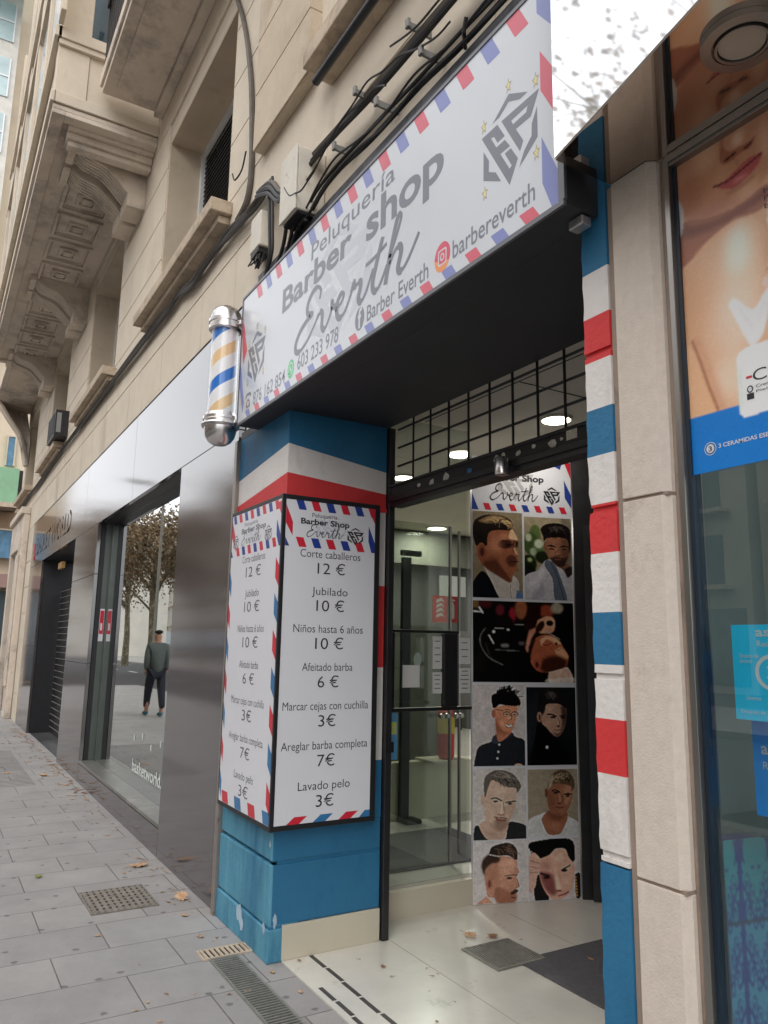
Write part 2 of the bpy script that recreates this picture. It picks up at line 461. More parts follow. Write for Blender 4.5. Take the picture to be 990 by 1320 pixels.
PHST = mat('pharmacy granite', C(206,193,180,1.0), .8, var=.06, vscale=40, bump=.2, bscale=180, stain=(C(150,135,118), 3, .6, .8))
PHST2 = mat('pharmacy stone moulding', C(150,132,118,1.0), .6, var=.08, vscale=10, stain=(C(90,76,66), 4, .55, .75))
STEEL = mat('brushed steel frame', C(150,146,142), .28, metal=.9, var=.1, vscale=8, stretch=(1,1,.2))
MIRROR = mat('polished brown soffit metal', C(190,176,164), .025, metal=1, var=.04, vscale=2)
FASCIA = mat('polished white fascia', C(250,250,252), .04, metal=.9, var=0)
LAMPON = mat('lit ceiling lamp', (1,.9,.75,1), .5, var=0, emit=(1,.90,.74,1), estr=7)
CEIL = mat('white ceiling', C(215,210,196), .8, var=.04, vscale=2)
GREENW = mat('grey green interior wall', C(98,98,96), .7, var=.1, vscale=2)
CREAMW = mat('cream interior wall', C(186,181,160), .6, var=.06, vscale=2)
GLASS = glass_mat('shop glass', (.84,.87,.85,1), .05)
GLASSD = glass_mat('display glass', (.66,.70,.68,1), .26)
GLASSP = glass_mat('pharmacy glass', (.88,.94,.94,1), .03)
GLASSI = glass_mat('clear inner glass', (.84,.88,.84,1), .05)
WINWHITE = mat('white window frame', C(225,226,226), .5, var=.03)
WINGL = mat('window glass dark', C(70,84,92), .08, metal=.3, var=.2, vscale=1.5)
SHUT = mat('dark louvre', C(52,50,50), .6, var=.15, vscale=10)
PRINT = print_mat('printed photo'); PRINTP = print_mat('printed poster', .3, .1)
SIL = mat('silver', C(190,190,190), .3, metal=.8, var=.1, vscale=20)

# ------------------------------------------------------------------ ground
def paving_material():
    m = bpy.data.materials.new('pavement slabs'); m.use_nodes = True; nt = m.node_tree
    b = nt.nodes['Principled BSDF']; b.inputs['Roughness'].default_value = .8
    geo = nt.nodes.new('ShaderNodeNewGeometry'); sep = nt.nodes.new('ShaderNodeSeparateXYZ'); cmb = nt.nodes.new('ShaderNodeCombineXYZ')
    nt.links.new(geo.outputs['Position'], sep.inputs[0])
    ax = nt.nodes.new('ShaderNodeMath'); ax.operation = 'ADD'; ax.inputs[1].default_value = 3.83+0.368*400
    nt.links.new(sep.outputs['X'], ax.inputs[0])
    ay = nt.nodes.new('ShaderNodeMath'); ay.operation = 'ADD'; ay.inputs[1].default_value = -.67+.55*300
    nt.links.new(sep.outputs['Y'], ay.inputs[0])
    nt.links.new(ay.outputs[0], cmb.inputs[0]); nt.links.new(ax.outputs[0], cmb.inputs[1])
    br = nt.nodes.new('ShaderNodeTexBrick'); br.offset = .5; br.squash = 1
    br.inputs['Scale'].default_value = 1; br.inputs['Brick Width'].default_value = .55; br.inputs['Row Height'].default_value = .368
    br.inputs['Mortar Size'].default_value = .0035; br.inputs['Mortar Smooth'].default_value = .3
    br.inputs['Color1'].default_value = C(160,157,154); br.inputs['Color2'].default_value = C(151,148,146); br.inputs['Mortar'].default_value = C(112,106,100)
    br.inputs['Bias'].default_value = 0
    nt.links.new(cmb.outputs[0], br.inputs['Vector'])
    n = nt.nodes.new('ShaderNodeTexNoise'); n.inputs['Scale'].default_value = 2.5; n.inputs['Detail'].default_value = 8; n.inputs['Roughness'].default_value = .7
    nt.links.new(geo.outputs['Position'], n.inputs['Vector'])
    mr = nt.nodes.new('ShaderNodeMapRange'); mr.inputs[1].default_value = .3; mr.inputs[2].default_value = .75; mr.inputs[3].default_value = .82; mr.inputs[4].default_value = 1.1
    nt.links.new(n.outputs['Fac'], mr.inputs[0])
    mx = nt.nodes.new('ShaderNodeVectorMath'); mx.operation = 'SCALE'
    nt.links.new(br.outputs['Color'], mx.inputs[0]); nt.links.new(mr.outputs[0], mx.inputs['Scale'])
    # chewing-gum spots
    v = nt.nodes.new('ShaderNodeTexVoronoi'); v.inputs['Scale'].default_value = 5.5; v.voronoi_dimensions = '2D'; v.feature = 'F1'; v.inputs['Randomness'].default_value = 1
    nz = nt.nodes.new('ShaderNodeTexNoise'); nz.inputs['Scale'].default_value = 30
    nt.links.new(geo.outputs['Position'], nz.inputs['Vector'])
    va = nt.nodes.new('ShaderNodeVectorMath'); va.operation = 'MULTIPLY_ADD'; va.inputs[1].default_value = (.03,.03,.03)
    nt.links.new(nz.outputs['Color'], va.inputs[0]); nt.links.new(geo.outputs['Position'], va.inputs[2])
    nt.links.new(va.outputs[0], v.inputs['Vector'])
    lt = nt.nodes.new('ShaderNodeMapRange'); lt.inputs[1].default_value = .055; lt.inputs[2].default_value = .105; lt.inputs[3].default_value = 1; lt.inputs[4].default_value = 0
    nt.links.new(v.outputs['Distance'], lt.inputs[0])
    sc = nt.nodes.new('ShaderNodeSeparateColor'); nt.links.new(v.outputs['Color'], sc.inputs[0])
    g = nt.nodes.new('ShaderNodeMath'); g.operation = 'GREATER_THAN'; g.inputs[1].default_value = .62; nt.links.new(sc.outputs[0], g.inputs[0])
    mm = nt.nodes.new('ShaderNodeMath'); mm.operation = 'MULTIPLY'; nt.links.new(lt.outputs[0], mm.inputs[0]); nt.links.new(g.outputs[0], mm.inputs[1])
    m2 = nt.nodes.new('ShaderNodeMath'); m2.operation = 'MULTIPLY'; m2.inputs[1].default_value = .62; nt.links.new(mm.outputs[0], m2.inputs[0])
    mix = nt.nodes.new('ShaderNodeMix'); mix.data_type = 'RGBA'; mix.inputs['B'].default_value = C(78,74,72)
    nt.links.new(m2.outputs[0], mix.inputs['Factor']); nt.links.new(mx.outputs[0], mix.inputs['A'])
    nt.links.new(mix.outputs['Result'], b.inputs['Base Color'])
    n2 = nt.nodes.new('ShaderNodeTexNoise'); n2.inputs['Scale'].default_value = 120; nt.links.new(geo.outputs['Position'], n2.inputs['Vector'])
    bp = nt.nodes.new('ShaderNodeBump'); bp.inputs['Strength'].default_value = .2; bp.inputs['Distance'].default_value = .01
    nt.links.new(n2.outputs['Fac'], bp.inputs['Height'])
    bp2 = nt.nodes.new('ShaderNodeBump'); bp2.inputs['Strength'].default_value = .6; bp2.inputs['Distance'].default_value = .01; bp2.invert = True
    nt.links.new(br.outputs['Fac'], bp2.inputs['Height']); nt.links.new(bp.outputs['Normal'], bp2.inputs['Normal'])
    nt.links.new(bp2.outputs['Normal'], b.inputs['Normal'])
    return m
PAVE = paving_material()
ASPH = mat('asphalt', (.055,.055,.057,1), .85, var=.2, vscale=2, bump=.4, bscale=120)
KERB = mat('kerb stone', C(150,146,140), .8, var=.1, vscale=4)
FARPAVE = mat('far pavement', C(140,136,130), .85, var=.1, vscale=1)

GZ = -.13

m = MB(); m.add([(-400,-400,GZ-.01),(400,-400,GZ-.01),(400,400,GZ-.01),(-400,400,GZ-.01)], [(0,1,2,3)])
tag(m.build('ground', ASPH), kind='structure')
m = MB(); m.box(-28,60,-3.0,1.62,-.13,0); tag(m.build('pavement', PAVE), kind='structure')
m = MB(); m.box(-28,60,-3.16,-3.003,-.13,.002); tag(m.build('kerb', KERB, bevel=.015), kind='structure')
m = MB(); m.box(-200,60,-16,-10.2,-.13,0); tag(m.build('far_pavement', FARPAVE), kind='structure')
m = MB()
for k in range(24): m.box(-60+k*5, -58+k*5, -6.66, -6.54, GZ-.009, GZ-.005)
tag(m.build('road_markings', mat('road paint', C(225,225,220), .7)), kind='structure')
# ribbed warning paving near the far door
m = MB()
for i in range(34):
    x = -11.9+i*.085
    m.box(x, x+.045, .2, 1.15, .0005, .006)
tag(m.build('ribbed_paving', PAVE), kind='structure')

# entrance floor of white tiles
m = MB()
m.box(-3.645,-1.50,1.625,3.8,-.1,.004); m.box(-3.86,-3.6452,2.171,3.8,-.1,.004)
tag(m.build('entrance_floor', TILE), kind='structure')
m = MB()
def strip(x0, x1, y, w, n):
    for i in range(n):
        a = x0+(x1-x0)*i/n; b = x0+(x1-x0)*(i+1)/n
        d = .004*math.sin(i*1.7)
        m.box(a+.008, b-.008, y+d, y+d+w, .0045, .0062)
strip(-3.64, -1.6, 1.767, .020, 12); strip(-3.30, -1.6, 1.652, .020, 11)
tag(m.build('floor_inlay', TILEJ), kind='structure')
m = MB()
for y in (2.22, 3.03): m.box(-3.64,-1.5,y,y+.003,.0045,.0052)
for x in (-2.45,): m.box(x,x+.003,1.80,3.79,.0046,.0053)
tag(m.build('floor_joints', mat('tile joint', C(165,158,142), .6)), kind='structure')

# ------------------------------------------------------------------ residential building
bld = root('residential_building', 'beige limestone apartment facade with grooved courses, deep windows and a bracketed bay above the shops', 'building', (-6, 1.56, 0))
wins = [(-22.4,-20.3),(-18.75,-16.85),(-14.62,-12.75),(-10.78,-8.85),(-6.92,-4.95),(-3.02,-1.10)]
ZS, ZT, ZTOP = 4.62, 6.36, 13.0
XL, XR = -19.1, 14.0
wins = [w_ for w_ in wins if w_[0] > XL]
more = [(1.0,2.9),(5.0,6.9),(9.0,10.9)]
m = MB()
def wallstrip(x0, x1, z0, z1):
    # solid backing
    m.box(x0, x1, 1.578, 2.05, z0, z1)
allw = sorted(wins+more)
# below sills
wallstrip(XL, XR, 3.66, ZS)
xs = XL
for a, b in allw:
    wallstrip(xs, a, ZS, ZT); xs = b
wallstrip(xs, XR, ZS, ZT)
wallstrip(XL, XR, ZT, ZTOP)
# lower wall at the far left (portal)
m.box(XL, -18.85, 1.578, 2.05, 0, 3.66); m.box(-17.3, -15.75, 1.578, 2.05, 0, 3.66); m.box(-18.85,-17.3,1.578,2.05,3.33,3.66)
m.box(XL, XL+.3, 2.05, 9, 0, ZTOP)
# facing courses with real grooves
g = [3.695, 4.15, 4.634, 5.114, 5.596, 6.08, 6.56]
def course(x0, x1, z0, z1):
    # split in blocks with tiny uneven joints
    x = x0
    m.box(x0, x1, 1.56, 1.5785, z0+.007, z1-.007)
course(XL, XR, 3.66, 4.15)
course(XL, XR, 4.15, 4.634)
for k in range(2, 6):
    xs = XL
    for a, b in allw:
        course(xs, a, g[k], min(g[k+1], 6.56)); xs = b
    course(xs, XR, g[k], g[k+1])
z = 6.56
while z < ZTOP-.4:
    course(XL, XR, z, z+.482); z += .482
for z0, z1 in ((0,.5),(.5,1),(1,1.5),(1.5,2),(2,2.5),(2.5,3),(3,3.66)):
    course(-16.6, -15.75, z0, z1)
wall = m.build('wall', STONE, bld)
# vertical hairline joints of the frieze
m = MB()
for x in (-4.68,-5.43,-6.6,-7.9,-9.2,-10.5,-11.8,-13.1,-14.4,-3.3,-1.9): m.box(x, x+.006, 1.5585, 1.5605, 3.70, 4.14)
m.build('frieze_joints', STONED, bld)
# projecting pilasters
for px0, px1 in ((-4.25,-3.42),(-.72,.6)):
    m = MB(); zz = 4.62
    for k in range(6):
        z1 = zz+.40
        m.box(px0, px1, 1.485, 1.5595, zz+.006, z1-.006); zz = z1
    m.box(px0+.004, px1-.004, 1.495, 1.558, 4.62, zz)
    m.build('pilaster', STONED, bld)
# reveals + windows
for i, (a, b) in enumerate(allw):
    m = MB()
    for x in (a, b):
        s_ = 1 if x == a else -1
        # narrow moulded architrave around the opening
        m.box(min(x, x+s_*.035), max(x, x+s_*.035), 1.57, 1.93, ZS, ZT-.0)
    m.box(a+.035, b-.035, 1.57, 1.93, ZT-.035, ZT)
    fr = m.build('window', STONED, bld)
    m = MB()
    for x0, x1 in ((a+.035,a+.09),(b-.09,b-.035)): m.box(x0, x1, 1.87, 1.93, ZS, ZT-.04)
    m.box(a+.09, b-.09, 1.87, 1.93, ZT-.10, ZT-.04); m.box(a+.09, b-.09, 1.87, 1.93, ZS, ZS+.06)
    if i != 4 or True:
        m.build('frame', WINWHITE if i not in (5,) else BLACKM, fr)
    if i in (3, 4, 2):
        m = MB(); z = ZS+.07
        while z < ZT-.12:
            m.add([(a+.09,1.90,z),(b-.09,1.90,z),(b-.09,1.93,z+.055),(a+.09,1.93,z+.055),(a+.09,1.905,z-.008),(b-.09,1.905,z-.008),(b-.09,1.936,z+.047),(a+.09,1.936,z+.047)],
                  [(0,3,2,1),(4,5,6,7),(0,1,5,4),(1,2,6,5),(2,3,7,6),(3,0,4,7)]); z += .05
        m.box(a+.09,b-.09,1.94,1.95,ZS,ZT-.05)
        m.build('shutter', SHUT, fr)
    else:
        m = MB(); m.box(a+.09, b-.09, 1.905, 1.915, ZS+.06, ZT-.10)
        m.box((a+b)/2-.03,(a+b)/2+.03,1.88,1.92,ZS+.06,ZT-.10,1)
        m.build('pane', [WINGL, WINWHITE if i != 5 else BLACKM], fr)
    # sill
    m = MB()
    if i == 5:
        m.box(a-.62, b+.75, 1.40, 1.5595, 4.12, 4.24); m.box(a-.58, b+.70, 1.44, 1.5594, 4.242, 4.60)
        m.box(a-.60, b+.72, 1.47, 1.5593, 4.07, 4.118)
    else:
        m.box(a-.28, b+.12, 1.40, 1.5595, 4.50, 4.60)
        m.box(a-.24, b+.08, 1.47, 1.5593, 4.44, 4.498)
    m.box(a+.002, b-.002, 1.5597, 1.93, 4.601, ZS+.002)
    m.build('sill', SILL, fr, bevel=.008)
# stub of internal dark behind windows
m = MB(); m.box(XL+.4, XR-.1, 2.3, 2.35, 3.9, ZTOP); m.build('inner_wall', NEARBLACK, bld)

# bay with bracketed soffit
def bay(x0, x1, yf, z0, z1, name):
    zs = z0
    m = MB()
    m.box(x0, x1, yf, 1.5595, zs, zs+.05)                          # soffit slab
    # drip edge border
    m.box(x0, x1, yf, yf+.12, zs-.05, zs-.001); m.box(x0, x0+.12, yf+.121, 1.559, zs-.05, zs-.001); m.box(x1-.12, x1, yf+.121, 1.559, zs-.05, zs-.001)
    o = m.build(name, SOFFIT, bld, bevel=.006)
    return o
B0, B1, BY = -15.4, -7.45, .53
bay_o = bay(B0, B1, BY, 6.68, 12.9, 'bay_soffit')
# moulding against the right end (stepped frames)
m = MB()
for k, (dx, dz) in enumerate(((.16,.10),(.24,.16),(.32,.22))):
    pass
m.box(B1-.46, B1-.12, .70, 1.558, 6.60, 6.679); m.box(B1-.40, B1-.18, .70, 1.557, 6.53, 6.599); m.box(B1-.34, B1-.22, .72, 1.556, 6.47, 6.529)
m.build('moulding', SOFFIT, bay_o, bevel=.01)
# coffers: recessed look through raised frames
def coffer(x0, x1):
    m = MB(); y0, y1 = .84, 1.38; z = 6.678
    def ring(a, b, c, d, w, h):
        m.box(a, b, c, c+w, z-h, z); m.box(a, b, d-w, d, z-h, z); m.box(a, a+w, c+w+.0005, d-w-.0005, z-h, z); m.box(b-w, b, c+w+.0005, d-w-.0005, z-h, z)
    ring(x0, x1, y0, y1, .035, .035)
    ring(x0+.05, x1-.05, y0+.05, y1-.05, .012, .018)
    cx, cy = (x0+x1)/2, (y0+y1)/2
    ring(cx-.13, cx+.13, cy-.11, cy+.11, .03, .03)
    m.box(cx-.06, cx+.06, cy-.05, cy+.05, z-.035, z)
    m.build('coffer', SOFFIT, bay_o)
brx = [-8.25, -11.75, -15.1]
for a in brx[:-1]:
    for k in range(4):
        x1 = a-.42-k*.72; coffer(x1-.60, x1)
# brackets: a pair of fluted S-shaped consoles with a gap between
def bracket(cx):
    prof = catmull([(.84,-.02),(.92,-.10),(1.02,-.13),(1.14,-.17),(1.26,-.27),(1.36,-.37),(1.45,-.42),(1.5595,-.43)], 5)
    for s_ in (-1, 1):
        m = MB()
        for j in range(6):      # reeds
            xa = cx+s_*(.07+j*.052); xb = xa+s_*.036
            x0, x1 = min(xa, xb), max(xa, xb)
            n = len(prof); vs = []
            for y, dz in prof: vs += [(x0, y, 6.66+dz), (x1, y, 6.66+dz), (x1, y, 6.679), (x0, y, 6.679)]
            fs = []
            for i in range(n-1):
                k = i*4
                for q in range(4): fs.append((k+q, k+(q+1) % 4, k+4+(q+1) % 4, k+4+q))
            fs += [(3,2,1,0), (n*4-4, n*4-3, n*4-2, n*4-1)]
            m.add(vs, fs)
        x0, x1 = sorted((cx+s_*.065, cx+s_*.37))
        n = len(prof); vs = []
        for y, dz in prof: vs += [(x0, y+.004, 6.672+dz), (x1, y+.004, 6.672+dz), (x1, y+.004, 6.6785), (x0, y+.004, 6.6785)]
        vs = [(a, min(b, 1.559), c) for a, b, c in vs]
        fs = []
        for i in range(n-1):
            k = i*4
            for q in range(4): fs.append((k+q, k+(q+1) % 4, k+4+(q+1) % 4, k+4+q))
        fs += [(3,2,1,0), (n*4-4, n*4-3, n*4-2, n*4-1)]
        m.add(vs, fs)
        m.box(x0-.02, x1+.02, 1.37, 1.5585, 6.12, 6.26); m.box(x0-.03, x1+.03, .76, .835, 6.60, 6.678)
        m.build('bracket', SOFFIT, bay_o)
for cx in brx: bracket(cx)
# bay walls
m = MB()
m.box(B0, B1-.03, BY+.02, BY+.29, 6.735, 12.9)
m.box(B1-.20, B1-.02, BY+.301, 1.5592, 6.735, 7.44)
m.box(B1-.20, B1-.02, BY+.301, .70, 7.44, 12.9); m.box(B1-.20, B1-.02, 1.30, 1.5592, 7.44, 12.9)
m.box(B1-.06, B1+.02, BY, 1.559, 6.74, 6.86); m.box(B1-.06, B1+.05, BY-.02, 1.559, 7.44, 7.56); m.box(B1-.05, B1+.03, BY-.005, 1.559, 7.38, 7.438)
m.box(B1-.19, B1-.004, BY+.0, BY+.298, 6.861, 7.379); m.box(B1-.17, B1-.006, BY+.0, BY+.296, 7.561, 12.9)
bw = m.build('bay_wall', STONE, bld, bevel=.006)
m = MB(); m.box(B1-.11, B1-.09, .70, 1.30, 7.56, 12.8); m.build('bay_side_pane', WINGL, bw)
m = MB(); m.box(B1-.10, B1-.05, .70, .76, 7.56, 12.8); m.box(B1-.10, B1-.05, 1.24, 1.30, 7.56, 12.8); m.build('bay_side_frame', WINWHITE, bw)
# front face: mouldings and windows, seen at a grazing angle
m = MB()
m.box(B0, B1+.02, BY-.03, BY+.019, 6.74, 6.86); m.box(B0, B1+.05, BY-.05, BY+.018, 7.44, 7.56)
for k in range(6):
    x = B0+.1+k*1.58
    m.box(x-.0, x+.22, BY-.03, BY+.0195, 7.565, 12.9)
m.box(B0, B1, BY-.04, BY+.017, 9.55, 9.75); m.box(B0, B1, BY-.06, BY+.016, 10.35, 10.5)
m.build('bay_front_trim', STONE, bw, bevel=.006)
for k in range(5):
    for zz in (7.7, 10.6):
        x = B0+.1+k*1.58+.36
        mm = MB(); mm.box(x, x+.98, BY-.005, BY+.012, zz, zz+1.7); wo = mm.build('bay_window', WINGL, bw)
# upper balcony slab
m = MB()
m.box(B1+.12, XR, .955, 1.559, 6.93, 7.00); m.box(B1+.10, XR, .93, 1.558, 7.001, 7.12)
m.box(B1+.30, XR, 1.06, 1.46, 6.915, 6.929)
m.box(B1+.12, XR, 1.47, 1.5585, 6.87, 6.928)
sl = m.build('balcony', SOFFIT, bld, bevel=.008)
m = MB()
m.box(B1+.12, XR, .93, .98, 7.9, 7.96)
for k in range(60): m.box(B1+.15+k*.13, B1+.165+k*.13, .95, .965, 7.12, 7.9)
m.build('railing', BLACKM, sl)
# second plain balcony slab beyond the bay, and its fan console
m = MB(); m.box(-19.0, B0-.02, .80, 1.559, 6.70, 6.83); m.box(-18.9, B0-.12, .90, 1.5, 6.685, 6.699)
s2 = m.build('balcony', SOFFIT, bld, bevel=.008)
m = MB()
for k in range(9):
    a = R(8+k*10)
    x = -18.95+.0
    pth = catmull([(-18.2-.8*math.cos(a)*1.0, 1.55-.72*math.sin(a), 6.69), (-18.2-.55*math.cos(a), 1.55-.5*math.sin(a), 6.35), (-18.2-.2*math.cos(a), 1.55-.2*math.sin(a), 5.9), (-18.2, 1.5, 5.3)], 4)
    m.tube(pth, .06, 6)
m.build('fan_console', SOFFIT, s2)
# portal at the far end
m = MB()
m.box(-19.06, -18.86, 1.44, 1.5595, 0, 4.0); m.box(-17.28, -16.62, 1.44, 1.5595, 0, 4.0); m.box(-18.859, -17.281, 1.44, 1.5595, 3.34, 4.0)
m.box(-19.09, -16.60, 1.38, 1.5593, 4.001, 4.14); m.box(-17.16, -16.74, 1.40, 1.439, .6, 3.2)
po = m.build('portal', SOFFIT, bld, bevel=.015)
m = MB(); m.box(-18.859,-17.281,1.80,1.84,0,3.33); m.build('portal_door', mat('brown door', C(70,58,48), .5), po)

# ------------------------------------------------------------------ dark shopfront
sf = root('dark_shopfront', 'polished dark metal shopfront with one display window and one shuttered doorway', 'shopfront', (-10, 1.56, 0))
m = MB()
Y0, Y1 = 1.56, 1.60
WX0, WX1, WZ0, WZ1 = -9.05, -5.72, .22, 2.83
DX0, DX1, DZ1 = -13.99, -10.6, 2.83
gp = .0025
def pan(x0, x1, z0, z1): m.box(x0+gp, x1-gp, Y0, Y1, z0+gp, z1-gp)
pan(WX1, -4.445, 0, 2.83); pan(-7.4, -4.445, 2.83, 3.69); pan(-10.0, -7.4, 2.83, 3.69); pan(-12.8, -10.0, 2.83, 3.69); pan(-15.75, -12.8, 2.83, 3.69)
pan(DX1, WX0, 0, 1.25); pan(DX1, WX0, 1.25, 2.25); pan(DX1, WX0, 2.25, 2.83); pan(WX0, WX1, 0, WZ0-.03)
pan(-15.75, DX0, 0, 1.4); pan(-15.75, DX0, 1.4, 2.83)
m.build('cladding', PANEL, sf, bevel=.0015)
m = MB(); m.box(-15.75,-13.99,1.601,1.606,0,3.66); m.box(-10.6,-9.05,1.601,1.606,0,3.66); m.box(-5.72,-4.44,1.601,1.606,0,3.66); m.box(-13.99,-10.6,1.601,1.606,2.84,3.66); m.box(-9.05,-5.72,1.601,1.606,2.84,3.66); m.build('joint_backing', NEARBLACK, sf)
# reveals
m = MB()
m.box(WX0-.03, WX0, 1.601, 1.655, WZ0, WZ1+.03); m.box(WX0, WX1, 1.601, 1.95, WZ1, WZ1+.03); m.box(WX1, WX1+.03, 1.601, 1.95, WZ0, WZ1+.03)
m.box(DX0-.03, DX0, 1.601, 2.1, 0, DZ1+.03); m.box(DX0, DX1, 1.601, 2.1, DZ1, DZ1+.03); m.box(DX1, DX1+.03, 1.601, 2.1, 0, DZ1+.03)
m.build('reveal', BLACK, sf)
m = MB(); m.box(WX0-.03, WX0, 1.6555, 1.95, WZ0, WZ1); m.box(WX0, WX0+.07, 1.715, 1.76, WZ0, WZ1); m.build('window_frame', mat('grey green frame', C(92,98,94), .4, metal=.4), sf)
m = MB(); m.box(WX0, WX1, Y0, 1.95, WZ0-.028, WZ0); m.build('window_sill', mat('grey sill', C(120,118,112), .35, metal=.3, stain=(C(160,156,146), 4, .55, .7)), sf, bevel=.004)
m = MB(); m.box(WX0+.0705, WX1, 1.722, 1.730, WZ0+.001, WZ1-.001); wp = m.build('window_pane', GLASSD, sf)
m = MB(); text(m, FP(1.7205), 'basketworld.com', -7.3, -5.95, .36, .10, .001, bold=.02, m=0)
for x, z in ((-7.9,.62),(-7.6,.66),(-7.3,.6),(-7.0,.66),(-6.8,.56),(-6.6,.7)): m.box(x+.6,x+.63,1.718,1.7195,z,z+.05)
m.build('window_lettering', mat('white vinyl', C(225,230,225), .5, var=0), sf)
m = MB(); m.box(-9.2,-4.6,2.55,2.60,.0,2.9); m.box(-9.2,-5.6,1.95,2.55,0,.20); m.build('display_backing', mat('display interior', C(66,70,68), .8), sf)
m = MB(); m.obox(FP(1.775), -9.045, -8.96, 1.52, 1.88, 0, .002); 
# shutter of the doorway
m = MB(); z = .02
while z < 2.3:
    m.box(DX0+.05, DX1, 1.90, 1.905, z, z+.085); m.box(DX0+.05, DX1, 1.893, 1.9, z+.085, z+.094, 1); z += .1
sh = m.build('roller_shutter', [BLACK, mat('slat edge', C(130,126,120), .5)], sf)
m = MB(); m.box(-12.0,-11.3,1.87,1.892,1.15,1.42); m.build('shutter_lock', mat('steel lock plate', C(120,120,118), .5, metal=.5), sh)
m = MB(); m.box(-13.1,-12.7,1.7,1.75,2.62,2.72); m.build('door_plate', mat('amber plate', C(190,150,90), .5), sf)
m = MB(); text(m, FP(1.5605), 'BASKET WORLD', -15.1, -11.2, 3.02, .30, .012, bold=.02); m.build('raised_lettering', PANEL, sf)
m = MB(); m.obox(FP(1.5605), -15.35, -15.2, 2.95, 3.25, 0, .01); m.build('raised_mark', P_RED, sf)
# red and white leaflet stuck on the window frame
m = MB(); m.obox(SP(-9.049), 1.657, 1.705, 1.5, 1.86, 0, .003, 0); m.obox(SP(-9.049), 1.660, 1.702, 1.58, 1.84, .0031, .0036, 1); m.obox(SP(-9.049),1.67,1.69,1.62,1.70,.0037,.004,0)
tag(m.build('leaflet', [P_WHITE, P_RED]), 'small red and white leaflet taped beside the display window of the dark shopfront', 'leaflet')
# trainers on display
def shoe(mb, x, y, z, L, m0=0, m1=1):
    prof = [(-.5,.10,.34,.16),(-.42,.16,.40,.20),(-.25,.17,.36,.18),(-.05,.16,.27,.17),(.15,.17,.20,.19),(.35,.16,.14,.20),(.48,.10,.10,.14)]
    k = len(mb.v); n = 12
    for t, wd, ht, _ in prof:
        for j in range(n):
            a = 2*math.pi*j/n
            mb.v.append((x+t*L, y+wd*L*math.cos(a), z+max(0, ht*L*(.5+.5*math.sin(a)))))
    for i in range(len(prof)-1):
        for j in range(n):
            mb.f.append((k+i*n+j, k+i*n+(j+1) % n, k+(i+1)*n+(j+1) % n, k+(i+1)*n+j)); mb.m.append(m0 if (j+i) % 5 else m1)
    mb.f.append(tuple(k+j for j in range(n))); mb.m.append(m0)
    q = k+(len(prof)-1)*n; mb.f.append(tuple(q+j for j in range(n))); mb.m.append(m0)
for (x, z, c1, c2, lb) in ((-6.35,.62,C(215,215,210),C(215,90,110),'white and pink trainer on the lower display step behind glass'), (-6.2,.98,C(120,190,165),C(215,100,120),'mint green trainer on the upper display step behind glass'), (-6.75,.68,C(205,165,90),C(225,225,225),'mustard and white trainer beside the pink one in the display window')):
    rt = root('trainer_shoe', lb, 'shoe', (x, 2.12, z))
    m = MB(); shoe(m, x, 2.12, z+.02, .34); m.build('upper', [mat('shoe a', c1, .6), mat('shoe b', c2, .6)], rt, smooth=True)
    m = MB(); m.prism(lambda a, b, h: (x+a, 2.12+b, z+h), [(-.17,-.05),(-.10,-.06),(.1,-.06),(.17,-.03),(.17,.03),(.1,.06),(-.1,.06),(-.17,.05)], 0, .03); m.build('sole', P_WHITE, rt)
m = MB(); m.box(-7.1,-5.75,1.97,2.3,.201,.60); m.box(-6.5,-5.75,2.0,2.3,.601,.615); m.box(-6.4,-5.9,2.0,2.3,.84,.97); m.box(-6.42,-6.40,2.0,2.3,.615,.97)
tag(m.build('display_step', mat('display riser', C(96,98,96), .5)), 'grey stepped display stand inside the dark shop window', 'display stand')
m = MB(); m.prism(lambda a, b, h: (-7.35+a, 2.05+h+a*.2, .62+b), [(0,0),(.07,.02),(.20,.30),(.13,.30)], 0, .006); tag(m.build('price_card', P_WHITE), 'white leaning price card on the floor of the display window', 'card')
m = MB()
m.box(-4.442,-4.398,1.535,1.60,0,2.742)
tag(m.build('metal_trim', GREYM, bevel=.003), 'tall weathered grey metal strip between dark shopfront and blue pillar', 'trim')

# ------------------------------------------------------------------ painted pillars
pl = root('painted_pillar', 'left barber shop pillar painted blue, white and red with peeling blue foot', 'pillar', (-4.0, 1.56, 0))
PX0, PX1, PY0, PY1 = -4.396, -3.65, 1.56, 2.17
def sloped(mats_z, lower=True):
    pass
